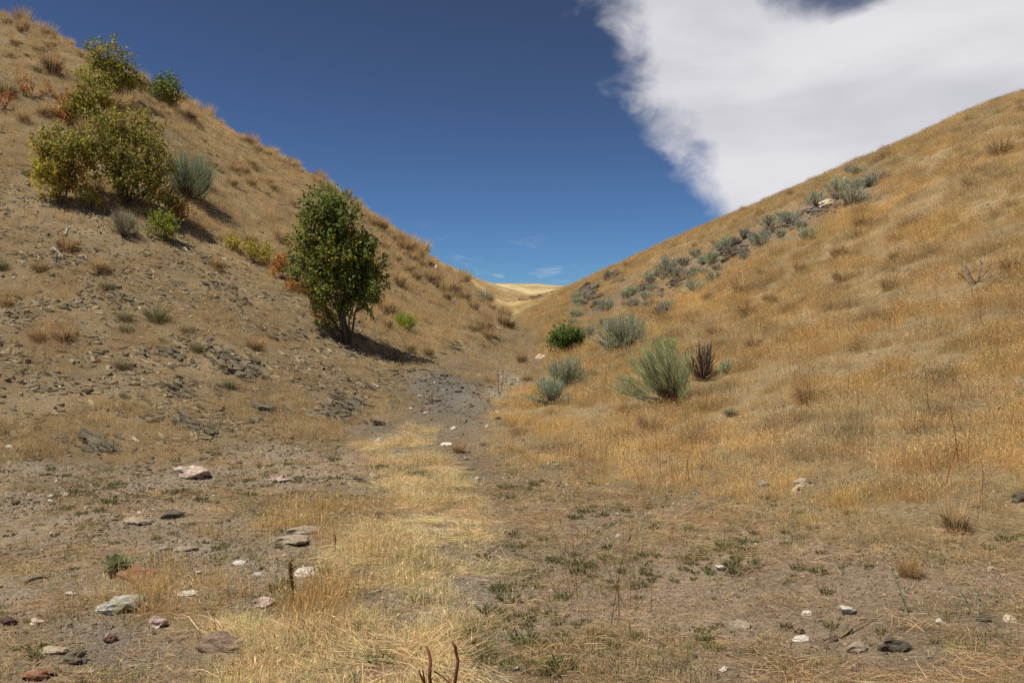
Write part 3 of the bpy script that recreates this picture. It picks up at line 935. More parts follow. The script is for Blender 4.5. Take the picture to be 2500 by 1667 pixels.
WQ, PQ, CR, TN = M_QUARTZ, M_PQUARTZ, M_CREAM, M_TAN
for row in (
    (465, 1153, 88, 36, PQ, 'large pink and white quartz boulder at the foot of the left slope', 'quartz_boulder'),
    (672, 1172, 60, 14, PQ, 'low pinkish stone on the flat right of the quartz boulder', 'stone'),
    (320, 1273, 62, 16, TN, 'pale flat stone on the left flat below the quartz boulder', 'stone'),
    (415, 1257, 46, 22, M_DSLATE, 'dark mossy stone beside the pale flat stone on the left flat', 'stone'),
    (735, 1297, 70, 15, TN, 'upper of two tan slabs at the left edge of the straw', 'stone'),
    (708, 1320, 72, 22, TN, 'lower of two tan slabs at the left edge of the straw', 'stone'),
    (739, 1396, 54, 28, WQ, 'bright white quartz block left of the straw', 'quartz_stone'),
    (450, 1449, 42, 11, WQ, 'flat white quartz sliver in the grass, lower left', 'quartz_stone'),
    (168, 1450, 30, 9, WQ, 'white quartz pebble on bare soil near the left edge', 'quartz_stone'),
    (275, 1484, 112, 40, M_LICHEN, 'lichen-spotted boulder in the lower left', 'lichen_boulder'),
    (318, 1402, 90, 30, M_RUST, 'low rust-orange stone beside the broad-leaved rosette', 'rust_stone'),
    (82, 1648, 66, 28, M_RUST, 'rust-orange stone in the bottom left corner', 'rust_stone'),
    (80, 1518, 38, 14, PQ, 'pinkish white stone low on the left edge', 'stone'),
    (11, 1518, 38, 24, M_REDROCK, 'dark red stone cut by the left edge of the picture', 'stone'),
    (377, 1518, 42, 32, PQ, 'pinkish stone right of the lichen boulder', 'stone'),
    (256, 1560, 36, 22, M_REDROCK, 'dark purple stone below the lichen boulder', 'stone'),
    (536, 1572, 112, 46, M_BROWN, 'broad brown boulder under the dry grass at lower left', 'boulder'),
    (165, 1610, 68, 26, M_SLATE, 'grey slate block near the bottom left corner', 'slate_block'),
    (119, 1591, 56, 16, TN, 'thin tan slab above the grey slate block at lower left', 'stone'),
    (643, 1473, 66, 26, PQ, 'orange-stained quartz stone half hidden in dry grass', 'quartz_stone'),
    (578, 1373, 32, 11, WQ, 'pale quartz stone in the grass left of the white block', 'quartz_stone'),
    (624, 1401, 24, 10, WQ, 'small quartz stone between the pale stone and the white block', 'quartz_stone'),
    (484, 1397, 20, 7, WQ, 'small white quartz sliver above the flat sliver', 'quartz_stone'),
    (396, 1339, 28, 11, M_LICHEN, 'small grey-white stone in the middle of the left flat', 'stone'),
    (448, 1341, 46, 10, TN, 'thin tan flake beside the small grey-white stone', 'stone'),
    (423, 1317, 18, 7, PQ, 'pinkish pebble above the thin tan flake', 'pebble'),
    (737, 1258, 28, 10, WQ, 'pale stone left of a brown grass clump above the two tan slabs', 'stone'),
    (838, 1242, 26, 11, CR, 'cream stone at the left margin of the straw', 'stone'),
    (811, 1254, 16, 8, WQ, 'white pebble touching the cream stone by the straw', 'pebble'),
    (522, 1208, 11, 6, WQ, 'tiny white pebble on the left flat below the boulder', 'pebble'),
    (122, 1209, 17, 7, WQ, 'upper of two white pebbles far left on the flat', 'pebble'),
    (120, 1222, 14, 5, WQ, 'lower of two white pebbles far left on the flat', 'pebble'),
    (153, 1205, 28, 14, TN, 'grey-tan stone beside the two white pebbles far left', 'stone'),
    (163, 1187, 32, 9, M_REDROCK, 'flat red stone far left on the flat', 'stone'),
    (924, 1073, 27, 13, WQ, 'white quartz stone at the near end of the grey wash', 'quartz_stone'),
    (1087, 1083, 30, 10, WQ, 'white quartz stone at the head of the straw', 'quartz_stone'),
    (1050, 1086, 14, 6, WQ, 'little white stone left of the one at the head of the straw', 'pebble'),
    (1138, 1119, 13, 8, WQ, 'white pebble right of the straw head', 'pebble'),
    (1165, 1166, 12, 10, WQ, 'white pebble at the right edge of the straw', 'pebble'),
    (1385, 1184, 11, 6, WQ, 'white pebble at the lower edge of the golden slope', 'pebble'),
    (1509, 1255, 13, 9, WQ, 'upper of two white pebbles on the bare right flat', 'pebble'),
    (1509, 1306, 13, 8, WQ, 'lower of two white pebbles on the bare right flat', 'pebble'),
    (880, 1370, 9, 5, WQ, 'tiny white pebble in the straw', 'pebble'),
    (1259, 1633, 22, 14, M_LICHEN, 'grey stone at the bottom right of the straw', 'stone'),
    (1153, 1143, 24, 8, M_SLATE, 'flat grey stone right of the straw head', 'stone'),
    (991, 866, 18, 10, WQ, 'white stone on the slope right of the leafy tree', 'quartz_stone'),
    (922, 944, 14, 7, WQ, 'white stone at the left side of the grey bench', 'quartz_stone'),
    (1026, 967, 14, 8, WQ, 'white stone in the middle of the grey bench', 'quartz_stone'),
    (1039, 1007, 22, 10, PQ, 'orange and white stone low on the grey bench', 'quartz_stone'),
    (1108, 1043, 17, 11, WQ, 'white stone below the grey bench', 'quartz_stone'),
    (1213, 1005, 13, 7, WQ, 'white pebble at the foot of the stony wash', 'pebble'),
    (1215, 1020, 18, 8, M_DSLATE, 'dark flat stone at the foot of the stony wash', 'stone'),
    (1190, 1040, 11, 8, CR, 'cream pebble below the stony wash', 'pebble'),
    (1045, 984, 26, 8, M_DSLATE, 'left of two dark slates on the grey bench', 'slate_block'),
    (1066, 977, 24, 8, M_DSLATE, 'right of two dark slates on the grey bench', 'slate_block'),
    (1083, 915, 22, 9, M_DSLATE, 'dark slate on the crest of the grey bench', 'slate_block'),
    (1114, 953, 26, 11, M_SLATE, 'grey slate on the right shoulder of the grey bench', 'slate_block'),
    (1171, 916, 22, 8, CR, 'pale stone at the head of the stony wash', 'stone'),
    (1322, 869, 30, 12, CR, 'pale stones below the dark green bush', 'stone'),
    (1405, 877, 22, 9, CR, 'pale stone right of the sagebrush by the wash', 'stone'),
    (1064, 650, 20, 14, WQ, 'white rock on the left skyline', 'quartz_stone'),
    (1965, 1178, 42, 24, CR, 'larger of two cream stones in the golden grass', 'cream_stone'),
    (1946, 1192, 26, 15, CR, 'smaller of two cream stones in the golden grass', 'cream_stone'),
    (1868, 1180, 28, 16, TN, 'tan stone left of the two cream stones', 'stone'),
    (1761, 1386, 30, 16, WQ, 'white quartz stone in dry grass on the right flat', 'quartz_stone'),
    (1971, 1496, 27, 16, WQ, 'left of two white quartz stones on the lower right flat', 'quartz_stone'),
    (2075, 1490, 40, 22, WQ, 'right, larger of two white quartz stones on the lower right flat', 'quartz_stone'),
    (1958, 1559, 36, 15, WQ, 'white quartz stone in front of a brown stone at lower right', 'quartz_stone'),
    (1770, 1633, 26, 15, WQ, 'white quartz stone near the bottom edge right of centre', 'quartz_stone'),
    (2421, 1387, 26, 14, CR, 'cream stone near the right edge', 'cream_stone'),
    (2472, 1511, 34, 18, CR, 'cream stone in the lower right corner area', 'cream_stone'),
    (2296, 1513, 22, 13, WQ, 'pale chipped stone between the slate slab and the layered stone', 'stone'),
    (2099, 1582, 44, 24, TN, 'rounded tan slab left of the dark slate at lower right', 'stone'),
    (2195, 1578, 76, 34, M_DSLATE, 'large dark slate slab with a rusty patch at lower right', 'slate_block'),
    (1812, 1524, 46, 18, TN, 'olive-tan flat stone on the lower right flat', 'stone'),
    (1954, 1538, 28, 22, M_BROWN, 'brown pointed stone behind the white quartz at lower right', 'stone'),
    (2032, 1557, 32, 24, M_BROWN, 'brown upright stone above the rounded tan slab', 'stone'),
    (2071, 1540, 42, 22, M_SLATE, 'grey flat stone right of the brown upright stone', 'slate_block'),
    (2411, 1509, 38, 22, M_SLATE, 'layered grey stone near the right edge', 'slate_block'),
    (2495, 1212, 38, 30, M_SLATE, 'grey stone cut by the right edge of the picture', 'stone'),
    (1906, 1111, 11, 7, WQ, 'white pebble in the golden grass above the cream stones', 'pebble'),
    (1881, 1062, 11, 11, WQ, 'white chip of stone higher in the golden grass', 'pebble'),
    (2026, 492, 42, 20, CR, 'pale lichened rock high in the sagebrush strip', 'cream_stone'),
    (553, 628, 8, 11, WQ, 'white stone standing beside the highest shale ledge', 'quartz_stone'),
    (52, 422, 12, 7, WQ, 'white pebble far left on the upper slope', 'pebble'),
):
    rock(*row[:6], name=row[6], cat='pebble' if row[6] == 'pebble' else ('boulder' if 'boulder' in row[6] else 'rock'))

# ------------------------------------------------------------------ the grasses
# golden grass of the right-hand slope
x, y, z = sample(150000, 4.5, 74, 1)
d, px, py, r = regions(x, y, z)
pat = fbm(x, y, .75, 4, .6, seed=61); pat2 = fbm(x, y, 3.2, 2, seed=62)
w = d['right'] * (1 - .93 * d['strip']) * np.clip(.62 + pat * 1.7 + pat2 * .4, .14, 1)
m = rng.uniform(size=len(x)) < w * open_ground(x, y)
x, y, z, r, pat2, pat, wr = keep(x, y, z, r, pat2, pat, d['right'], m=m)
n = len(x)
p3 = fbm(x, y, 1.7, 3, seed=63)[:, None]; p4 = fbm(x, y, .6, 3, seed=64)[:, None]
tn = tints(n, (0.80, 0.59, 0.29), .17) * (1 + .45 * pat2[:, None])
k3 = np.clip(p3 * 4, 0, 1); tn = tn * (1 - k3) + k3 * tints(n, (0.78, 0.56, 0.25), .17)
k3 = np.clip(-p3 * 3.5 - .15, 0, 1); tn = tn * (1 - k3) + k3 * tints(n, (0.74, 0.58, 0.33), .17)
k4 = np.clip(p4 * 4 - .5, 0, 1) * .8; tn = tn * (1 - k4) + k4 * tints(n, (0.40, 0.30, 0.17), .17)
og = rng.uniform(size=n) < .16
tn[og] *= np.array([1.0, .86, .70])
gr = rng.uniform(size=n) < .10
tn[gr] *= np.array([.66, .78, .72])
dk = rng.uniform(size=n) < .10
tn[dk] *= np.array([.62, .58, .56])
scatter('dry_grass', 'golden dry grass covering the right-hand slope', 'grass', G_FINE, np.stack([x, y, z], -1),
        tilt_euler(nat(x, y), rng.uniform(0, 6.28, n), .35), rng.uniform(.7, 1.35, n) * np.clip(.42 + r / 38, .45, 1.15) * np.clip(.85 + .6 * pat, .6, 1.3) * (.6 + .4 * wr), tn)

# thin grass among the shale and on the upper left slope
x, y, z = sample(110000, 9, 62, 1)
d, px, py, r = regions(x, y, z)
pat = fbm(x, y, 1.1, 3, seed=71)
w = d['left'] * (np.clip(.46 + pat * 1.2, .07, .95) * (1 - d['upper']) + d['upper'] * np.clip(.72 + pat * 1.5, .1, 1))
gul = (1 - d['left']) * (1 - d['right']) * sstep(r, 14, 20) * (r < 62)
w = np.maximum(w, gul * np.clip(.65 + pat * 1.2, .1, 1))
w = w * (1 - d['bench']) * (1 - d['wash'])
m = rng.uniform(size=len(x)) < w * open_ground(x, y)
x, y, z, r, up = keep(x, y, z, r, d['upper'], m=m)
n = len(x)
tn = tints(n, (0.68, 0.52, 0.29), .18)
rd = rng.uniform(size=n) < .10
tn[rd] *= np.array([.95, .80, .66])
dk = rng.uniform(size=n) < .15
tn[dk] *= .55
scatter('sparse_grass', 'thin tan grass among the shale of the left-hand slope', 'grass', G_FINE, np.stack([x, y, z], -1),
        tilt_euler(nat(x, y), rng.uniform(0, 6.28, n), .4), rng.uniform(.45, 1.0, n) * (.75 + .45 * up), tn)

# pale straw along the wash
x, y, z = sample(26000, 2.6, 17, 1)
d, px, py, r = regions(x, y, z)
pat = fbm(x, y, .55, 3, seed=81)
w = d['straw'] * np.clip(.34 + pat * 2.8, .0, 1) * (1 - d['wash'])
m = rng.uniform(size=len(x)) < w * open_ground(x, y)
x, y, z, pat = keep(x, y, z, pat, m=m)
n = len(x)
tn = tints(n, (0.88, 0.72, 0.42), .14)
gr = rng.uniform(size=n) < .05
tn[gr] *= np.array([.55, .70, .6])
scatter('straw_grass', 'pale flattened straw grass along the middle of the wash', 'grass', G_PALE, np.stack([x, y, z], -1),
        tilt_euler(nat(x, y), rng.uniform(0, 6.28, n), .3), rng.uniform(.4, .95, n), tn)

# golden-brown standing grass at lower left
x, y, z = sample(22000, 2.6, 13, 1)
d, px, py, r = regions(x, y, z)
pat = fbm(x, y, .5, 3, seed=85)
w = np.maximum(d['gold'], .12 * d['straw']) * np.clip(.36 + pat * 2.2, .02, 1) * (1 - d['bare'])
m = rng.uniform(size=len(x)) < w * open_ground(x, y)
x, y, z = keep(x, y, z, m=m)
n = len(x)
tn = tints(n, (0.66, 0.48, 0.22), .2)
scatter('golden_grass', 'golden-brown standing grass round the stones at lower left', 'grass', G_FINE, np.stack([x, y, z], -1),
        tilt_euler(nat(x, y), rng.uniform(0, 6.28, n), .3), rng.uniform(.4, 1.0, n), tn)

# long pale stalks pressed flat along the wash
x, y, z = sample(11000, 2.6, 15, 1)
d, px, py, r = regions(x, y, z)
pat = fbm(x, y, .7, 3, seed=86)
w = d['straw'] * np.clip(.30 + pat * 2.4, .0, 1) * sstep(r, 2.4, 5.5)
m = rng.uniform(size=len(x)) < w * open_ground(x, y)
x, y, z, pat = keep(x, y, z, pat, m=m)
n = len(x)
tn = tints(n, (0.88, 0.72, 0.42), .13)
scatter('flattened_straw', 'long pale stalks pressed flat along the wash', 'straw', G_LONG, np.stack([x, y, z + .01], -1),
        tilt_euler(nat(x, y), fbm(x, y, 1.1, 2, seed=87) * 5 + rng.normal(0, .25, n), 1.0), rng.uniform(.3, .75, n), tn)

# loose dead stalks lying on the flat ground
x, y, z = sample(26000, 2.4, 15, 1)
d, px, py, r = regions(x, y, z)
pat = fbm(x, y, .8, 3, seed=91)
w = (d['rightflat'] * .36 + d['straw'] * .55 + d['leftflat'] * .22 + .12) * np.clip(.5 + pat * 1.5, .03, 1) * (1 - .6 * d['bare']) * (1 - d['bench'])
m = rng.uniform(size=len(x)) < w * open_ground(x, y)
x, y, z, st = keep(x, y, z, d['straw'], m=m)
n = len(x)
tn = tints(n, (0.54, 0.385, 0.215), .25) * (1 + .45 * st[:, None])
scatter('straw_litter', 'dead grass stalks lying loose on the soil', 'straw', G_LITTER, np.stack([x, y, z], -1),
        tilt_euler(nat(x, y), rng.uniform(0, 6.28, n), 1.0), rng.uniform(.22, .75, n), tn)

# short dry stubble, some of it still green, on the flats
x, y, z = sample(30000, 2.4, 16, 1)
d, px, py, r = regions(x, y, z)
pat = fbm(x, y, .6, 3, seed=101)
w = (d['rightflat'] * .5 + d['leftflat'] * .42 + d['straw'] * .4) * np.clip(.35 + pat * 1.8, .02, 1) * (1 - .7 * d['bare']) * (1 - d['bench'])
m = rng.uniform(size=len(x)) < w * open_ground(x, y)
x, y, z = keep(x, y, z, m=m)
n = len(x)
tn = tints(n, (0.46, 0.36, 0.19), .2)
gr = rng.uniform(size=n) < .30
tn[gr] *= np.array([.48, .72, .5])
scatter('stubble_grass', 'short stubble grass on the stony flat', 'grass', G_SHORT, np.stack([x, y, z], -1),
        tilt_euler(nat(x, y), rng.uniform(0, 6.28, n), .6), rng.uniform(.45, 1.1, n), tn)

# grass on the far slopes behind the gap
x, y, z = sample(60000, 58, 260, 1.2, 12)
d, px, py, r = regions(x, y, z)
m = (rng.uniform(size=len(x)) < np.clip(.35 + fbm(x, y, 6.0, 3, seed=97) * 1.4, .03, 1)) & (px > 1000) & (px < 1500)
x, y, z, r = keep(x, y, z, r, m=m)
n = len(x)
scatter('far_grass', 'pale grass on the far slopes beyond the gap', 'grass', G_FINE, np.stack([x, y, z], -1),
        tilt_euler(nat(x, y), rng.uniform(0, 6.28, n), .3), rng.uniform(.9, 1.9, n), tints(n, (.66, .52, .29), .25))

# tall thin seed stems standing above the golden grass
G_STEM = [proto(clump('stem_%d' % k, 5, .1, .25, .55, .45, .004, M_GRASS, droop=.08, heads=.8)) for k in range(5)]
x, y, z = sample(6000, 4.5, 30, 1)
d, px, py, r = regions(x, y, z)
w = np.maximum(d['right'] * .45, d['rightflat'] * .12) * np.clip(.3 + fbm(x, y, 1.5, 2, seed=95) * 2, 0, 1)
m = rng.uniform(size=len(x)) < w * open_ground(x, y)
x, y, z = keep(x, y, z, m=m)
n = len(x)
scatter('seed_stems', 'thin reddish seed stems standing above the golden grass', 'grass', G_STEM, np.stack([x, y, z], -1),
        tilt_euler(nat(x, y), rng.uniform(0, 6.28, n), .3), rng.uniform(.5, 1.2, n), tints(n, (.42, .24, .12), .25))

# ------------------------------------------------------------------ bunchgrass tufts


def tuft_mesh(name, n, rad, h, base, seed=0, thatch_shade=(.085, .066, .05)):
    s = Soup()
    a = rng.uniform(0, 6.283, n); q = np.sqrt(rng.uniform(0, 1, n))
    b = np.stack([np.cos(a) * q * rad * .4, np.sin(a) * q * rad * .4, np.full(n, -.03)], -1)
    hh = h * rng.uniform(.5, 1.05, n) * (1 - .25 * q)
    out = q * rad * rng.uniform(.35, .95, n)
    aa = a + rng.normal(0, .35, n)
    tip = b + np.stack([np.cos(aa) * out, np.sin(aa) * out, hh], -1)
    bow = np.stack([-np.cos(aa) * out * .12, -np.sin(aa) * out * .12, hh * .08], -1)
    c = np.array(base) * np.clip(rng.normal(1, .2, n), .4, 1.6)[:, None] * (1 + rng.normal(0, .05, (n, 3)))
    s.blades(b, tip, bow, .006 * rng.uniform(.6, 1.4, n), c)
    # old dead thatch at the crown, dark also to paint in the shade there
    m = n // 2
    a = rng.uniform(0, 6.283, m); out = rad * rng.uniform(.3, .85, m)
    b2 = np.stack([np.cos(a) * .1 * rad, np.sin(a) * .1 * rad, np.zeros(m)], -1)
    t2 = b2 + np.stack([np.cos(a) * out, np.sin(a) * out, h * rng.uniform(.02, .42, m)], -1)
    s.blades(b2, t2, np.array([0, 0, 1.0]) * (h * .12), .011, np.array(thatch_shade) * np.clip(rng.normal(1, .3, m), .4, 1.6)[:, None])
    return s.mesh(name, M_TUFT)


TF = [tuft_mesh('bunchgrass', 320, .34, .68, c) for c in ((.50, .36, .175), (.47, .33, .155), (.44, .29, .13), (.52, .38, .19), (.45, .32, .165))]
TFR = [tuft_mesh('bunchgrass', 220, .34, .45, c) for c in ((.44, .27, .11), (.43, .28, .125))]
TFP = [tuft_mesh('bunchgrass', 300, .36, .55, c, thatch_shade=(.28, .19, .10)) for c in ((.48, .33, .15), (.50, .355, .17), (.47, .31, .135))]
TFG = [tuft_mesh('bunchgrass', 220, .32, .42, c) for c in ((.27, .23, .105), (.30, .27, .12))]


def tuft(px, py, wpx, meshes, label, group=None, hs=1.0):
    p = ground_at(px, py)
    s = wpx * p.y / FX / .68
    nn = nat(np.array([p.x]), np.array([p.y]), .3)
    o = link('bunchgrass_tuft', random.choice(meshes), None, p, tilt_euler(nn, np.array([random.uniform(0, 6.28)]), .3)[0].tolist(), (s, s, s * hs))
    return tag(o, label, 'grass tuft', group)


LG = 'tan bunchgrass tuft on the upper left hillside'
for px_, py_, w_ in ((870, 520, 34), (905, 545, 36), (935, 560, 40), (978, 590, 36), (1018, 622, 40), (1055, 652, 24), (875, 505, 30), (970, 640, 36), (1000, 665, 40), (1050, 690, 44),
                     (1085, 715, 50), (1110, 700, 50), (1135, 735, 44), (1155, 760, 44), (1190, 790, 44), (1225, 795, 48), (1245, 800, 40), (1190, 830, 42), (1090, 735, 40), (945, 800, 44), (1000, 860, 46), (1045, 870, 44)):
    tuft(px_, py_, w_, TF, 'russet-tan bunchgrass tuft right of the leafy tree on the left hillside', 'bunchgrass right of the leafy tree', 1.15)
cnt = 0
x, y, z = sample(6000, 20, 58, 1.4, 33)
d, px, py, r = regions(x, y, z)
m = (rng.uniform(size=len(x)) < d['upper'] * np.clip(.35 + 2.2 * fbm(x, y, 4.0, 3, seed=141), .03, 1)) & (px > 0) & (px < 1240)
placed = []
for X_, Y_, Z_ in zip(x[m], y[m], z[m]):
    if cnt >= 270:
        break
    if any((X_ - a) ** 2 + (Y_ - b) ** 2 < .45 ** 2 for a, b in placed):
        continue
    placed.append((X_, Y_)); cnt += 1
    s = min(2.0, max(.45, math.exp(random.gauss(-.02, .4))))
    o = link('bunchgrass_tuft', random.choice(TF + TF + TFG), None, (X_, Y_, Z_), tilt_euler(nat(np.array([X_]), np.array([Y_]), .3), np.array([random.uniform(0, 6.28)]), .35)[0].tolist(), (s, s, s * random.uniform(.8, 1.15)))
    tag(o, LG, 'grass tuft', 'bunchgrass on the upper left hillside')

for px_, py_, w_, ms, lab in (
    (95, 655, 45, TFR, 'reddish grass tuft far left on the shale slope'),
    (165, 605, 55, TFR, 'reddish grass tuft below the dead white twig on the shale slope'),
    (245, 660, 44, TF, 'tan grass tuft left of the narrow shale run'),
    (258, 700, 40, TFG, 'olive grass tuft just below another tuft, left of the shale run'),
    (155, 825, 60, TFR, 'orange-brown grass tuft in the left middle of the slope'),
    (95, 825, 50, TFR, 'dull brown tuft left of the orange-brown one'),
    (385, 775, 70, TFG, 'large grey-brown grass tuft in the middle of the left slope'),
    (305, 775, 45, TFG, 'olive tuft left of the large grey-brown one'),
    (310, 805, 40, TFG, 'small olive tuft below another olive tuft'),
    (460, 808, 40, TFG, 'yellow-olive tuft above the dark stepped ledge'),
    (480, 850, 42, TFG, 'grey-olive tuft touching the dark stepped ledge'),
    (622, 845, 46, TFR, 'orange-brown tuft right of the dark stepped ledge'),
    (300, 895, 46, TFG, 'dark olive tuft in the lower left of the slope'),
    (15, 740, 42, TFR, 'reddish tuft cut by the left edge on the slope'),
    (5, 650, 40, TFG, 'dark olive tuft at the left edge on the slope'),
    (560, 940, 40, TFG, 'green-grey tuft under the widest shale ledge'),
    (610, 590, 36, TF, 'tan tuft right of the yellow shrublet'),
    (685, 585, 40, TF, 'tan tuft left of the leafy tree'),
    (730, 600, 20, TF, 'small tan tuft touching the leafy tree'),
    (1814, 712, 72, TFR, 'large orange-tan tuft in the middle of the golden slope'),
    (2109, 548, 60, TFR, 'orange-tan tuft with a dark base below the sagebrush strip'),
    (2193, 632, 60, TFR, 'small orange-tan tuft right of centre on the golden slope'),
    (2373, 455, 60, TFR, 'tall orange tuft high on the golden slope'),
    (2442, 372, 80, TFR, 'largest orange tuft near the right skyline'),
    (2051, 622, 62, TFR, 'broad orange-tan tuft in the upper golden slope'),
    (1841, 850, 62, TF, 'tan tuft right of the big sagebrush'),
    (1785, 1010, 55, TFG, 'dark olive tuft below the big sagebrush'),
    (2222, 1400, 80, TFR, 'orange-brown tuft standing alone on the right flat'),
    (2330, 1290, 95, TF, 'straw-coloured fallen tuft above the lone orange tuft'),
    (1120, 1098, 46, TFR, 'tall orange-brown tuft at the head of the straw'),
    (1287, 925, 40, TFR, 'brown stalky tuft beside the stony wash'),
    (1275, 880, 40, TF, 'pale tuft above the stony wash'),
    (1195, 930, 40, TFR, 'rust stalky tuft at the left bank of the stony wash'),
):
    tuft(px_, py_ + 6, w_ * (1.45 if px_ < 800 else 1.15), TFP if px_ > 1790 and ms is TFR else ms, lab)
cnt = 0
x, y, z = sample(2500, 12, 60, 1.3, 33)
d, px, py, r = regions(x, y, z)
m = (rng.uniform(size=len(x)) < d['right'] * (1 - d['strip'])) & (px > 1300) & (px < 2500) & (py > 200)
for X_, Y_, Z_ in zip(x[m][:60], y[m][:60], z[m][:60]):
    s = random.uniform(.7, 1.3)
    o = link('bunchgrass_tuft', random.choice(TFP), None, (X_, Y_, Z_), (0, 0, random.uniform(0, 6.28)), (s, s, s * random.uniform(.7, 1.0)))
    tag(o, 'tan bunchgrass tuft rising from the golden right slope', 'grass tuft', 'bunchgrass on the right slope')

# ------------------------------------------------------------------ shrubs


def leafy(name, label, base, lobes, n_twigs, leaf, palette, stems=5, cat='shrub', stem_r=.03, stem_c=(.11, .085, .065), group=None, per=14, foliage='crown', bare_low=0.0, shrink=1.0):
    """base: photo pixel of the foot; lobes: (px, py, rx, ry, weight, palette index) in photo pixels"""
    c = ground_at(*base)
    k = c.y / FX
    t = thing(name, label, cat, c, 0, group)
    L = []
    for lx, ly, rx, ry, wt, pi in lobes:
        rx *= shrink; ry *= shrink
        ctr = np.array([(lx - CX) * k - c.x, 0.0, EYE + (CY - ly) * k - c.z])
        ctr[1] = random.uniform(-.3, .3) * rx * k
        L.append((ctr, np.array([rx * k, max(rx, ry * .6) * k * .85, ry * k]), wt, pi))
    W = np.array([l[2] * l[1][0] * l[1][1] * l[1][2] for l in L]) ** .75
    W /= W.sum()
    s = Soup()
    wood = []
    which = rng.choice(len(L), n_twigs, p=W)
    stem_pts = []
    for i in range(stems):
        l = L[i % len(L)] if i < len(L) else L[int(rng.choice(len(L), p=W))]
        top = l[0] + l[1] * rng.normal(0, .35, 3)
        b0 = np.array([rng.normal(0, .05), rng.normal(0, .05), -.05]) * (1 + k * 10)
        tt = np.linspace(0, 1, 7)[:, None]
        mid = (b0 + top) / 2 + np.array([0, 0, .12 * abs(top[2])]) + rng.normal(0, .06, 3) * np.linalg.norm(top)
        pts = b0 * (1 - tt) ** 2 + 2 * mid * tt * (1 - tt) + top * tt ** 2
        pts[1:-1] += rng.normal(0, .015, (5, 3)) * np.linalg.norm(top)
        st = Soup(); st.tube(pts, stem_r * np.linspace(1, .3, 7), 6, np.array(stem_c) * random.uniform(.8, 1.25))
        wood.append(st); stem_pts.append(pts)
    allp = np.concatenate(stem_pts)
    tw = Soup()
    for i in range(n_twigs):
        ctr, rad, _, pi = L[which[i]]
        dv = unit(rng.normal(size=3)); rr = rng.uniform(.25, 1.0) ** .6
        p = ctr + dv * rad * rr * 1.08
        if p[2] < bare_low:
            continue
        out = unit(dv * .6 + np.array([0, 0, .9]) + rng.normal(0, .35, 3))
        ln = leaf * rng.uniform(2.0, 4.5)
        nl = rng.integers(per - 5, per + 5)
        tt = rng.uniform(0, 1, nl)
        cen = p + out * (tt * ln)[:, None] + rng.normal(0, leaf * .35, (nl, 3))
        dr = unit(out * .6 + rng.normal(0, .75, (nl, 3)) + np.array([0, 0, -.15]))
        nm = unit(rng.normal(0, .7, (nl, 3)) + np.array([0, 0, .9]))
        pal = palette[pi]
        cc = np.array([pal[q] for q in rng.integers(0, len(pal), nl)]) * np.clip(rng.normal(1, .2, nl), .5, 1.6)[:, None]
        cc = cc * random.uniform(.75, 1.25)
        lsz = leaf * rng.uniform(.65, 1.25, nl)
        s.leaves(cen, dr, nm, lsz, lsz * .52, cc)
        if i % 3 == 0:
            q = allp[np.argmin(((allp - p) ** 2).sum(1) + (allp[:, 2] > p[2]) * .3)]
            mid = (q + p) / 2 + rng.normal(0, .04, 3) * np.linalg.norm(p - q)
            tw.tube(np.stack([q, mid, p, p + out * ln]), stem_r * np.array([.3, .22, .14, .06]), 3, np.array(stem_c) * 1.1)
    for st in wood:
        link('stem' if cat != 'tree' else 'trunk', st.mesh('stem', M_WOOD, True), t)
    if tw.n:
        link('twigs', tw.mesh('twigs', M_WOOD), t)
    link(foliage, s.mesh(foliage, M_LEAF), t)
    return t


GREEN = [(.06, .085, .024), (.075, .10, .03), (.05, .07, .022), (.095, .115, .034)]
OLIVE = [(.115, .115, .025), (.095, .105, .024), (.14, .125, .027), (.08, .09, .022), (.15, .11, .025)]
YELLOW = [(.20, .17, .028), (.15, .15, .025), (.25, .17, .03), (.11, .125, .022)]
ORANGE = [(.20, .085, .022), (.22, .105, .025), (.17, .065, .02), (.16, .11, .03)]
RED = [(.20, .045, .02), (.18, .075, .025), (.15, .09, .03)]
BRIGHT = [(.115, .135, .026), (.09, .115, .022), (.14, .145, .03)]
YGREEN = [(.09, .105, .022), (.13, .125, .025), (.07, .09, .02), (.17, .14, .03)]
PAL = [GREEN, YGREEN, OLIVE, YELLOW, ORANGE, RED, BRIGHT]

leafy('leafy_tree', 'tall dark green leafy tree standing alone on the left slope', (848, 838),
      [(790, 525, 42, 45, 1.1, 0), (775, 580, 55, 55, 1, 1), (830, 560, 42, 50, 1, 0), (755, 640, 45, 55, 1, 1), (830, 640, 75, 70, 1.2, 1), (895, 650, 36, 60, 1, 0),
       (745, 680, 32, 36, .8, 0), (815, 715, 60, 50, 1, 1), (880, 710, 50, 55, 1.2, 0), (790, 770, 35, 35, .35, 1), (865, 765, 32, 36, .5, 0), (868, 545, 7, 34, .5, 0), (890, 578, 6, 26, .4, 0)],
      820, .12, [GREEN + YGREEN[:1], GREEN[:3] + YGREEN] + PAL[2:], stems=9, cat='tree', stem_r=.035, per=17, bare_low=.12, shrink=.9)  # yellower leaves on the left and middle lobes paint in sunlit highlights
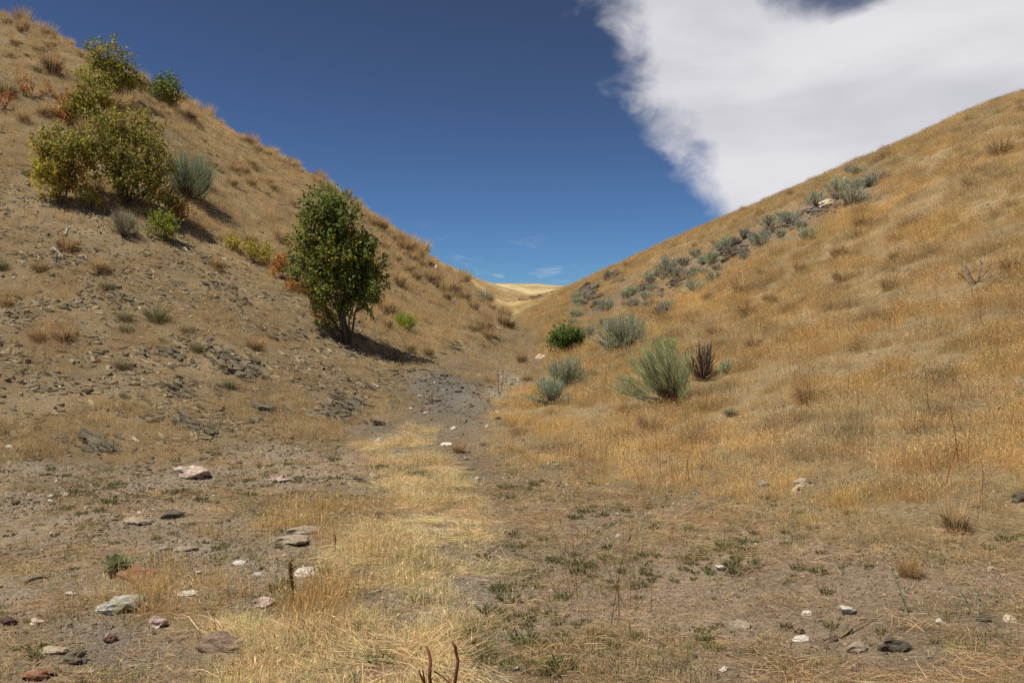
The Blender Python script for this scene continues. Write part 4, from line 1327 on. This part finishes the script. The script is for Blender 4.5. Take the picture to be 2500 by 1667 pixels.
# shrubs of the upper left group
leafy('leafy_shrub', 'green and gold bush standing on the left skyline', (290, 238),
      [(265, 150, 40, 34, 1, 2), (255, 190, 35, 36, 1, 1), (290, 195, 42, 36, 1, 1), (318, 212, 24, 24, 1, 1)], 260, .14, PAL, 5, stem_r=.035)
leafy('leafy_shrub', 'small dark green bush on the skyline right of the gold one', (412, 262),
      [(411, 205, 10, 22, 1, 0), (405, 230, 32, 20, 1, 0), (425, 248, 20, 14, .6, 1)], 140, .14, PAL, 4, stem_r=.03)
leafy('leafy_shrub', 'olive bush with a reddish flank in the upper left group', (215, 322),
      [(225, 235, 38, 36, 1, 2), (235, 275, 45, 38, 1, 2), (195, 290, 35, 30, 1, 2), (165, 275, 22, 36, .9, 4), (178, 250, 10, 12, .6, 5), (160, 305, 14, 12, .6, 5)], 260, .13, PAL, 5, stem_r=.035)
leafy('leafy_shrub', 'largest olive bush of the upper left group', (305, 505),
      [(295, 310, 55, 38, .9, 2), (345, 330, 40, 40, .8, 2), (240, 350, 50, 45, 1, 2), (320, 385, 65, 55, 1, 2), (380, 410, 38, 55, 1, 2), (255, 410, 50, 50, .8, 2), (315, 455, 62, 42, 1, 1), (375, 465, 35, 35, .9, 1)],
      560, .12, PAL, 9, stem_r=.04, per=15)
leafy('leafy_shrub', 'yellow-green bush at the lower left of the upper group', (150, 497),
      [(150, 365, 45, 36, .8, 2), (135, 420, 40, 36, 1, 3), (130, 460, 34, 32, 1, 3), (180, 400, 35, 45, .8, 2), (185, 440, 18, 30, .7, 4), (100, 355, 22, 14, .4, 3)], 300, .12, PAL, 6, stem_r=.03)
leafy('leafy_shrub', 'small bright green shrublet below the upper left group', (403, 588),
      [(392, 560, 22, 26, 1, 6), (415, 562, 20, 22, 1, 6), (402, 545, 16, 16, 1, 6)], 130, .085, PAL, 4, stem_r=.02)
leafy('leafy_shrub', 'orange and green shrublet touching the bright green one', (440, 545),
      [(428, 510, 18, 18, 1, 2), (443, 530, 16, 16, 1, 4)], 70, .085, PAL, 3, stem_r=.02)
leafy('leafy_shrub', 'thin yellow-green sprout below the yellow-green bush', (220, 512),
      [(215, 480, 14, 20, 1, 6), (228, 498, 10, 10, 1, 3)], 36, .08, PAL, 3, stem_r=.015)
leafy('leafy_shrub', 'tiny yellow-green shrublet left of the skyline bush', (200, 195), [(198, 182, 9, 11, 1, 3)], 22, .09, PAL, 2, stem_r=.015)
leafy('leafy_shrub', 'orange-red shrublet far left below the skyline', (58, 235), [(55, 212, 16, 18, 1, 4), (62, 225, 10, 10, 1, 5)], 28, .09, PAL, 3, stem_r=.018)
leafy('leafy_shrub', 'reddish shrublet between the two far left ones', (118, 235), [(112, 222, 14, 12, 1, 4)], 18, .08, PAL, 3, stem_r=.018)
leafy('leafy_shrub', 'red shrublet cut by the left edge of the picture', (10, 268), [(8, 248, 16, 16, 1, 5)], 24, .09, PAL, 3, stem_r=.018)
leafy('leafy_shrub', 'first yellow shrublet in the row leading to the leafy tree', (570, 612), [(568, 596, 14, 14, 1, 3)], 40, .075, PAL, 3, stem_r=.015)
leafy('leafy_shrub', 'second yellow shrublet in the row leading to the leafy tree', (618, 640), [(610, 615, 14, 16, 1, 3), (625, 626, 14, 12, 1, 3)], 50, .075, PAL, 3, stem_r=.015)
leafy('leafy_shrub', 'third yellow-green shrublet in the row leading to the leafy tree', (652, 645), [(650, 622, 9, 20, 1, 3)], 34, .075, PAL, 2, stem_r=.015)
leafy('leafy_shrub', 'orange-red shrublet left of the leafy tree', (688, 680), [(690, 650, 14, 20, 1, 4), (675, 662, 14, 14, 1, 4)], 70, .075, PAL, 3, stem_r=.015)
leafy('leafy_shrub', 'rusty shrublet touching the lower left of the leafy tree', (725, 718), [(715, 702, 16, 14, 1, 4), (738, 712, 14, 12, 1, 5)], 55, .075, PAL, 3, stem_r=.015)
leafy('leafy_shrub', 'bright orange shrublet at the foot of the leafy tree', (800, 802), [(792, 776, 12, 8, 1, 4), (805, 790, 14, 12, 1, 3), (815, 800, 10, 10, 1, 3)], 50, .075, PAL, 3, stem_r=.015)
leafy('leafy_shrub', 'dark green bush at the head of the wash', (1382, 862),
      [(1385, 828, 30, 20, 1, 0), (1365, 842, 20, 18, 1, 0), (1402, 835, 16, 20, 1, 0)], 200, .085, [[(.05, .085, .02), (.065, .10, .022), (.04, .07, .018)]] + PAL[1:], 5, stem_r=.02)


def sage(px, py, wpx, hpx, label, col=(.30, .33, .225), name='sagebrush', n_br=26, per=34, lean=(0, 0), group=None, wood=(.16, .12, .09), fine=1.0, dead=0.0, cat='sagebrush', low=.0, spray=1.0, tight=1.0):
    """px, py: the foot in the photo; a woody base with sprays of thin silver leaves"""
    c = ground_at(px, py)
    k = c.y / FX
    W = wpx * k * .5; H = hpx * k
    t = thing(name, label, cat, c, 0, group)
    wd = Soup(); lf = Soup()
    lw = max(.0055, .55 * k) * fine
    for i in range(n_br):
        a = rng.uniform(0, 6.283); el = rng.uniform(low, 1.0)
        q = math.sqrt(rng.uniform(.1, 1)) * (1 + .28 * math.sin(a * 3 + px) + rng.normal(0, .1))
        end = np.array([math.cos(a) * W * q, math.sin(a) * W * q, H * (.25 + .7 * math.sqrt(max(0, 1 - .8 * q * q)) * rng.uniform(.65, 1.0))])
        end[0] += lean[0] * W * rng.uniform(.3, 1); end[2] += lean[1] * H
        mid = end * .5 + np.array([end[0] * .12, end[1] * .12, -H * .10]) + rng.normal(0, .05, 3) * H
        tt = np.linspace(0, 1, 6)[:, None]
        pts = 2 * mid * tt * (1 - tt) + end * tt ** 2
        pts[2:-1] += rng.normal(0, .015, (3, 3)) * H
        wd.tube(pts, max(.010, .02 * H) * np.linspace(1, .25, 6), 4, np.array(wood) * random.uniform(.7, 1.4))
        if rng.uniform() < dead:
            # bare twigs only
            for _ in range(5):
                u = rng.uniform(.45, .95); p = 2 * mid * u * (1 - u) + end * u * u
                e2 = p + unit(end / np.linalg.norm(end) + rng.normal(0, .35, 3)) * H * rng.uniform(.12, .3)
                wd.tube(np.stack([p, (p + e2) / 2 + rng.normal(0, .01, 3), e2]), [.006, .004, .002], 3, np.array(wood) * .9)
            continue
        tan = unit(end - mid)
        nl = per
        u = rng.uniform(.42, 1.0, nl)[:, None]
        p = 2 * mid * u * (1 - u) + end * u ** 2 + rng.normal(0, .055 * tight, (nl, 3)) * H
        dr = unit(tan + np.array([lean[0] * .9, 0, .45]) + rng.normal(0, .33 * tight, (nl, 3)))
        ln = H * rng.uniform(.10, .24, nl) * spray
        cc = np.array(col) * np.clip(rng.normal(1, .17, nl), .5, 1.5)[:, None] * random.uniform(.8, 1.2) * (1 + rng.normal(0, .04, (nl, 3)))
        lf.blades(p, p + dr * ln[:, None], rng.normal(0, .012, (nl, 3)) * H, lw * rng.uniform(.7, 1.6, nl), cc)
    link('branches', wd.mesh('branches', M_WOOD, True), t)
    if lf.n:
        link('foliage', lf.mesh('foliage', M_SAGE), t)
    return t


SG = (.27, .31, .20)
sage(1650, 985, 165, 140, 'big windswept green-grey sagebrush on the golden slope', (.36, .40, .21), n_br=58, per=100, lean=(-.7, .0), dead=.12, spray=1.35, tight=.6)
sage(1622, 872, 95, 55, 'yellow-green crown of sagebrush behind the big windswept one', (.36, .42, .18), n_br=40, per=50)
sage(1715, 930, 100, 112, 'dead bare sagebrush skeleton right of the big one', (.2, .2, .1), n_br=34, per=20, dead=.92, wood=(.09, .065, .05))
sage(1772, 915, 34, 48, 'pale green sprig right of the dead sagebrush', (.36, .44, .27), n_br=12, per=30)
sage(1525, 850, 120, 88, 'rounded silvery sagebrush above the big windswept one', (.32, .36, .24), n_br=80, per=54, lean=(-.1, 0))
sage(1492, 862, 70, 45, 'low silvery sagebrush at the left foot of the rounded one', (.31, .35, .24), n_br=30, per=40)
sage(1385, 950, 100, 84, 'upper of two grey-green sagebrushes beside the stony wash', (.29, .33, .21), n_br=66, per=54, lean=(-.1, 0))
sage(1348, 985, 90, 66, 'lower of two grey-green sagebrushes beside the stony wash', (.30, .35, .24), n_br=54, per=50, lean=(-.1, 0))
sage(1335, 990, 50, 22, 'dark dead base of twigs below the lower sagebrush', (.15, .13, .1), n_br=18, per=14, dead=.8, wood=(.07, .055, .06))
sage(462, 488, 125, 125, 'tall blue-green sagebrush right of the largest olive bush', (.22, .27, .16), n_br=90, per=56)
sage(300, 575, 74, 70, 'grey sagebrush below the largest olive bush', (.25, .24, .16), n_br=44, per=44, dead=.2)
sage(800, 478, 60, 34, 'yellow-green sagebrush on the left skyline behind the tree', (.32, .34, .14), n_br=34, per=44)
sage(845, 492, 40, 34, 'grey sagebrush on the left skyline right of the yellow-green one', (.30, .32, .23), n_br=30, per=40)
sage(987, 806, 62, 48, 'bright yellow-green rabbitbrush right of the leafy tree', (.30, .36, .06), name='rabbitbrush', n_br=46, per=50, cat='rabbitbrush')
sage(1178, 735, 40, 28, 'pale sagebrush on the spur left of the gap', (.32, .34, .24), n_br=24, per=36)

strip_extra = []
x, y, z = sample(5000, 22, 60, 1.2, 30)
d, px, py, r = regions(x, y, z)
m = (rng.uniform(size=len(x)) < d['strip'] ** 1.5) & (px > 1400) & (px < 2180)
for a_, b_ in list(zip(px[m], py[m]))[:34]:
    strip_extra.append((float(a_), float(b_), random.uniform(18, 34), random.uniform(13, 22), random.choice((0, 1, 2, 4, 4))))
for px_, py_, w_, h_, cv in strip_extra + list((
    (2140, 447, 45, 26, 1), (2094, 462, 30, 26, 0), (2047, 466, 46, 34, 2), (1991, 500, 38, 34, 0), (2077, 500, 62, 46, 3), (1877, 550, 40, 26, 0), (1928, 546, 46, 30, 1), (1955, 556, 26, 20, 1),
    (1880, 567, 30, 19, 4), (1819, 580, 27, 22, 4), (1860, 596, 46, 27, 1), (1778, 602, 32, 26, 2), (1785, 626, 42, 28, 4), (1737, 642, 36, 30, 2), (1697, 625, 27, 20, 0), (1632, 660, 48, 32, 0),
    (1669, 648, 32, 20, 4), (1662, 678, 36, 25, 4), (1690, 682, 32, 22, 1), (1744, 684, 32, 26, 0), (1697, 715, 54, 32, 2), (1605, 671, 22, 18, 2), (1622, 677, 22, 16, 4), (1564, 709, 22, 16, 0),
    (1591, 711, 32, 20, 0), (1540, 711, 16, 13, 1), (1577, 734, 32, 24, 0), (1547, 752, 36, 26, 1), (1482, 757, 36, 28, 0), (1632, 757, 42, 28, 2), (1618, 768, 40, 24, 4), (1406, 772, 30, 22, 2),
    (1402, 794, 27, 20, 2), (1472, 794, 22, 18, 1), (1435, 826, 38, 32, 0), (1972, 584, 38, 30, 2), (1750, 660, 22, 16, 4), (1905, 575, 26, 16, 1), (1720, 668, 20, 14, 1))):
    cc = [(.32, .34, .23), (.29, .30, .22), (.36, .40, .25), (.34, .34, .23), (.27, .235, .19)][cv]
    sage(px_, py_ + 4, w_ * 1.28, h_ * 1.22, 'small grey-green sagebrush in the rocky strip across the right slope', cc, n_br=34, per=40, fine=1.3, group='small sagebrush of the rocky strip', dead=.15 if cv == 4 else .03)
sage(2385, 690, 110, 66, 'pale dead tumbled bush at the right of the golden slope', (.4, .34, .24), name='dead_bush', n_br=26, per=6, dead=.85, wood=(.42, .35, .25), cat='dead bush')

# ------------------------------------------------------------------ small plants
def weed_mesh(name, n, rad, h, base):
    s = Soup()
    a = rng.uniform(0, 6.283, n); q = np.sqrt(rng.uniform(0, 1, n)) * rad
    b = np.stack([np.cos(a) * q, np.sin(a) * q, np.zeros(n)], -1)
    dr = unit(np.stack([np.cos(a) * .7, np.sin(a) * .7, np.full(n, 1.0)], -1) + rng.normal(0, .4, (n, 3)))
    dr[:, 2] = np.abs(dr[:, 2])
    c = np.array(base) * np.clip(rng.normal(1, .25, n), .4, 1.7)[:, None] * (1 + rng.normal(0, .07, (n, 3)))
    k = rng.uniform(size=n) < .25
    c[k] = np.array([.34, .27, .12]) * rng.uniform(.7, 1.2, (int(k.sum()), 1))
    ln = h * rng.uniform(.5, 1.2, n)
    s.leaves(b, dr, rng.normal(size=(n, 3)), ln, .008, c)
    return s.mesh(name, M_WEED)


WD = [weed_mesh('weed', 60, .045, .055, c) for c in ((.15, .165, .06), (.19, .19, .07), (.13, .155, .075), (.21, .20, .075), (.14, .15, .06))]


def weeds(n, key, label, group, r1=13, pw=1.0, lo=.0):
    x, y, z = sample(n * 24, 3.2, r1, pw, 33)
    d, px, py, r = regions(x, y, z)
    w = d[key] * np.clip(.2 + fbm(x, y, .8, 2, seed=131) * 2.2, .02, 1) * (1 - .5 * d['bare'])
    m = (rng.uniform(size=len(x)) < w) & (px > 6) & (px < 2494) & (py < 1660)
    for X_, Y_, Z_ in list(zip(x[m], y[m], z[m]))[:n]:
        s = min(1.5, max(.4, math.exp(random.gauss(-.3, .35))))
        o = link('weed', random.choice(WD), None, (X_, Y_, Z_), (0, 0, random.uniform(0, 6.28)), (s, s, s * random.uniform(.6, 1.1)))
        tag(o, label, 'weed', group)


weeds(95, 'leftflat', 'small green weed on the stony left flat', 'weeds on the left flat')
weeds(115, 'rightflat', 'small green weed on the brown right flat', 'weeds on the right flat', 10)
weeds(85, 'straw', 'small green weed growing in the pale straw', 'weeds in the straw', 11)

# the many smaller sprigs between them
x, y, z = sample(9000, 3.0, 14, 1.0)
d, px, py, r = regions(x, y, z)
w = np.maximum(np.maximum(d['leftflat'], d['rightflat']), .6 * d['straw']) * np.clip(.10 + fbm(x, y, .8, 2, seed=131) * 1.1, .015, 1) * (1 - .5 * d['bare']) * .55
m = rng.uniform(size=len(x)) < w * open_ground(x, y)
x, y, z = keep(x, y, z, m=m)
n = len(x)
scatter('tiny_weeds', 'tiny green sprigs dotted over the stony flat', 'weed', [proto(q) for q in WD], np.stack([x, y, z], -1),
        tilt_euler(nat(x, y), rng.uniform(0, 6.28, n), .5), rng.uniform(.25, .75, n), np.ones((n, 3)))

# broad-leaved rosette
c = ground_at(285, 1395)
t = thing('leaf_rosette', 'broad-leaved grey-green rosette plant on the left flat', 'plant', c)
for i in range(15):
    a = i * 2.399963; el = .25 + .075 * i * .9
    L_ = .20 - .006 * i
    q = Soup()
    nseg = 6
    tt = np.linspace(0, 1, nseg)
    hx = np.cos(el) * L_ * tt; hz = np.sin(el) * L_ * tt - .05 * (tt ** 2) * (1 - el / 1.4) + .01
    wdt = .04 * np.array([.35, .75, 1.0, .95, .6, .02])
    rowv = []
    for s_ in (-1, -.0, 1):
        rowv.append(np.stack([np.cos(a) * hx - np.sin(a) * wdt * s_, np.sin(a) * hx + np.cos(a) * wdt * s_, hz + abs(s_) * .010], -1))
    v = np.concatenate(rowv)
    f = [(r_ * nseg + k, r_ * nseg + k + 1, (r_ + 1) * nseg + k + 1, (r_ + 1) * nseg + k) for r_ in range(2) for k in range(nseg - 1)]
    q.add(v, f, np.array([.23, .25, .125]) * random.uniform(.8, 1.2))
    link('leaf', q.mesh('leaf', M_WEED, True), t)


def pix(px, py, y):
    return np.array([(px - CX) / FX * y, y, EYE + (CY - py) / FX * y])


# red-brown dead stems close to the camera
Yd = 3.05
basep = pix(1075, 1860, Yd); basep[2] = float(zat(np.array([basep[0]]), np.array([Yd]))[0])
t = thing('dead_shrub', 'bare red-brown stems rising at the bottom edge of the picture', 'dead shrub', basep.tolist())
for path, r0 in (
    ([(1072, 1860), (1062, 1760), (1053, 1680), (1048, 1650), (1051, 1614), (1048, 1596), (1041, 1577)], .0075),
    ([(1078, 1860), (1095, 1750), (1108, 1680), (1114, 1641), (1118, 1612), (1113, 1592), (1112, 1580), (1103, 1564)], .0068),
    ([(1066, 1800), (1045, 1700), (1035, 1667), (1028, 1650), (1023, 1636)], .0042),
    ([(1058, 1730), (1044, 1690), (1036, 1660), (1032, 1634)], .0038),
    ([(1100, 1730), (1103, 1690), (1098, 1667), (1080, 1650), (1060, 1638)], .0036),
    ([(1102, 1710), (1104, 1675), (1099, 1655)], .003),
):
    pts = np.array([pix(a, b, Yd + random.uniform(-.02, .02)) for a, b in path]) - basep
    q = Soup(); q.tube(pts, r0 * np.linspace(1.15, .75, len(pts)), 7, (.21, .085, .045))
    link('stem', q.mesh('stem', M_WOOD, True), t)


def stalk(px, py, top, label, r0=.006, col=(.30, .2, .1), heads=0, name='dead_stalk', kink=.012):
    c = ground_at(px, py)
    k = c.y / FX
    tp = np.array([(top[0] - px) * k, 0, (py - top[1]) * k])
    tt = np.linspace(0, 1, 7)[:, None]
    pts = tp * tt + rng.normal(0, kink, (7, 3)) * np.linalg.norm(tp) * (tt > 0) * (tt < 1)
    pts[0, 2] -= .03
    q = Soup(); q.tube(pts, r0 * np.linspace(1, .6, 7), 5, col)
    if heads:
        u = rng.uniform(.35, 1, heads)[:, None]
        q.leaves(tp * u, unit(rng.normal(size=(heads, 3)) + np.array([0, 0, .8])), rng.normal(size=(heads, 3)), .025, .012, np.array(col) * np.clip(rng.normal(1.1, .2, heads), .5, 1.6)[:, None])
    o = link(name, q.mesh(name, M_WOOD), None, c)
    return tag(o, label, 'stalk')


stalk(716, 1470, (708, 1370), 'thick brown seed stalk beside the white quartz block', .011, (.24, .15, .055), 90)
stalk(818, 1352, (819, 1303), 'short brown stalk at the left of the straw', .006, (.22, .13, .06), 20)
stalk(476, 1420, (464, 1312), 'thin pale stalk standing on the left flat', .0035, (.5, .38, .24))
stalk(319, 1566, (316, 1500), 'pale upright stalk in front of the lichen boulder', .005, (.55, .45, .33))
stalk(2218, 1500, (2175, 1375), 'green-white leaning stalk on the lower right flat', .005, (.36, .36, .22), 14)
stalk(2390, 1510, (2386, 1440), 'pale green stalk beside the layered grey stone', .005, (.36, .36, .22), 14)
stalk(2375, 1500, (2343, 1440), 'slanting pale stalk left of the layered grey stone', .004, (.36, .36, .22), 8)
stalk(1218, 960, (1214, 905), 'rust dead stalk standing left of the stony wash', .012, (.3, .18, .09), 40)
stalk(1225, 955, (1229, 900), 'twin of the rust stalk leaning right by the stony wash', .010, (.3, .18, .09), 40)
stalk(2345, 1150, (2320, 990), 'red-brown thin stalk in the golden grass far right', .005, (.3, .13, .06), 10)
stalk(2305, 1190, (2340, 1080), 'red-brown stalk leaning right in the golden grass', .006, (.32, .14, .06), 10)
stalk(2270, 1020, (2255, 890), 'tall thin dark stalk in the middle of the golden slope', .006, (.3, .2, .1), 16)
stalk(2443, 260, (2443, 236), 'lone weed stalk on the right skyline', .02, (.4, .32, .2), 20)


def stick(p0, p1, label, r0, col, name='fallen_stick', arch=.02):
    a = ground_at(*p0); b = ground_at(*p1)
    n = 9
    pts = []
    for i in range(n):
        u = i / (n - 1)
        p = a.lerp(b, u)
        zz = float(zat(np.array([p.x]), np.array([p.y]))[0])
        pts.append((p.x + random.gauss(0, r0 * .5), p.y + random.gauss(0, r0 * .5), a.z + (b.z - a.z) * u + max(0.0, zz - a.z - (b.z - a.z) * u) * .6 + r0 * .9 + arch * math.sin(u * 3.14)))
    pts = np.array(pts) - np.array(a)
    q = Soup(); q.tube(pts, r0 * np.linspace(1, .55, n), 5, col)
    return tag(link(name, q.mesh(name, M_WOOD), None, a), label, 'stick')


stick((2052, 1558), (2140, 1512), 'orange-brown dead stalk lying aslant at lower right', .006, (.27, .16, .08))
stick((128, 606), (152, 628), 'upper straight whitish dead twig far left on the slope', .02, (.5, .46, .4))
stick((158, 574), (172, 553), 'curved white dead twig far left above the straight one', .02, (.55, .52, .47))
stick((60, 1428), (120, 1415), 'dark dead stick on the left flat', .012, (.09, .075, .065))
stick((862, 1170), (905, 1182), 'dark crooked stick left of the straw head', .015, (.1, .08, .06))
stick((874, 940), (930, 948), 'pale stick at the top left of the grey bench', .015, (.35, .27, .19))
stick((735, 1596), (708, 1590), 'red-brown twig in the straw at lower left', .005, (.33, .12, .06))

# ------------------------------------------------------------------ say of every repeat which one it is
MARKS = [('the pink quartz boulder', 465, 1153), ('the low pinkish stone', 672, 1172), ('the pale flat stone', 320, 1273), ('the dark mossy stone', 415, 1257), ('the two tan slabs', 720, 1308),
         ('the white quartz block', 739, 1396), ('the flat white sliver', 450, 1449), ('the lichen boulder', 275, 1484), ('the broad-leaved rosette', 285, 1380), ('the corner rust stone', 82, 1648),
         ('the broad brown boulder', 536, 1572), ('the grey slate block', 165, 1610), ('the orange-stained quartz', 643, 1473), ('the far-left white pebbles', 122, 1215), ('the cream stone by the straw', 838, 1242),
         ('the straw-head white stone', 1087, 1083), ('the red-brown bottom stems', 1080, 1610), ('the grey bottom stone', 1259, 1633), ('the two right-flat white pebbles', 1509, 1280),
         ('the right-flat white stone', 1761, 1386), ('the white quartz pair', 2030, 1493), ('the bottom-edge white quartz', 1770, 1633), ('the dark slate block', 2195, 1578),
         ('the layered grey stone', 2411, 1509), ('the cream stone at right', 2421, 1387), ('the olive-tan flat stone', 1812, 1524), ('the two cream stones', 1958, 1185), ('the lone orange tuft', 2222, 1400),
         ('the leafy tree', 825, 660), ('the rabbitbrush', 987, 780), ('the skyline gold bush', 275, 180), ('the small skyline bush', 408, 228), ('the largest olive bush', 310, 400), ('the yellow-green bush', 140, 430),
         ('the tall blue-green sagebrush', 460, 425), ('the bright green shrublet', 403, 560), ('the grey sagebrush', 300, 540), ('the highest shale ledge', 515, 640), ('the dark stepped ledge', 547, 868),
         ('the widest shale ledge', 590, 906), ('the ledge beside the tree', 708, 818), ('the slab heap by the wash', 861, 1000), ('the bottom-left shale heap', 230, 1085), ('the low ledge above the boulder', 486, 1047),
         ('the narrow shale run', 291, 726), ('the large grey-brown tuft', 385, 760), ('the orange-brown tuft', 155, 815), ('the yellow shrublets', 610, 620), ('the skyline white rock', 1064, 650),
         ('the far-left red shrublets', 58, 225), ('the skyline sagebrushes', 820, 468), ('the grey bench', 1060, 960), ('the big windswept sagebrush', 1600, 910), ('the dead sagebrush', 1722, 870),
         ('the rounded silvery sagebrush', 1520, 810), ('the dark green bush', 1382, 840), ('the skyline crag', 1440, 716), ('the middle strip ledge', 1778, 616), ('the lower strip ledge', 1652, 685),
         ('the upper strip ledge', 1999, 517), ('the pale lichened rock', 2026, 492), ('the largest orange tuft', 2442, 372), ('the large orange-tan tuft', 1814, 700), ('the pale dead bush', 2385, 660),
         ('the broad orange-tan tuft', 2051, 610), ('the small orange-tan tuft', 2193, 620), ('the tall orange tuft', 2373, 440), ('the tan tuft by the sagebrush', 1841, 840), ('the shale ledge above the wash', 1095, 850),
         ('the gap in the hills', 1270, 740)]
ORD = ['nearest', 'second', 'third', 'fourth', 'fifth', 'sixth', 'seventh', 'eighth', 'ninth', 'tenth', 'eleventh', 'twelfth', 'thirteenth', 'fourteenth', 'fifteenth', 'sixteenth', 'seventeenth', 'eighteenth', 'nineteenth', 'twentieth', 'twenty-first', 'twenty-second', 'twenty-third', 'twenty-fourth']
LOOK = {'weeds on the left flat': 'weed on stony soil', 'weeds on the right flat': 'weed on brown soil', 'weeds in the straw': 'weed in straw',
        'bunchgrass on the upper left hillside': 'bunchgrass tuft', 'bunchgrass on the right slope': 'tuft in golden grass', 'bunchgrass right of the leafy tree': 'russet-tan bunchgrass tuft',
        'loose slate shards on the left slope': 'slate shard', 'small sagebrush of the rocky strip': 'small sagebrush'}
heap = {}
for o in list(COL.objects):
    g_ = o.get('group')
    if g_ not in LOOK:
        continue
    p = o.location
    qx = CX + FX * p.x / p.y; qy = CY - FX * (p.z - EYE) / p.y
    ds = [((qx - a) ** 2 + (qy - b) ** 2, nm, a, b) for nm, a, b in MARKS]
    d2, nm, a, b = min(ds)
    dx, dy = qx - a, b - qy
    if abs(dx) > 2.2 * abs(dy):
        wd = 'right of' if dx > 0 else 'left of'
    elif abs(dy) > 2.2 * abs(dx):
        wd = 'above' if dy > 0 else 'below'
    else:
        wd = ('above' if dy > 0 else 'below') + (' and right of' if dx > 0 else ' and left of')
    sc = max(o.scale)
    size = ''
    if g_.startswith('weeds'):
        size = 'tiny ' if sc < .65 else ('' if sc < .95 else 'larger ')
    elif 'shards' in g_:
        size = 'small loose ' if sc < .11 else ('loose ' if sc < .18 else 'large loose ')
    elif g_.startswith('bunchgrass on'):
        size = ('olive ' if o.data in TFG else ('orange ' if o.data == TFP[2] else 'tan ')) if sc < 1.15 else ('big olive ' if o.data in TFG else ('big orange ' if o.data == TFP[2] else 'big tan '))
    heap.setdefault(size + LOOK[g_] + ' ' + wd + ' ' + nm, []).append((d2, o))
for lab, lst in heap.items():
    lst.sort(key=lambda q: q[0])
    for i, (_, o) in enumerate(lst):
        o['label'] = lab if len(lst) == 1 else ORD[min(i, len(ORD) - 1)] + ' ' + lab
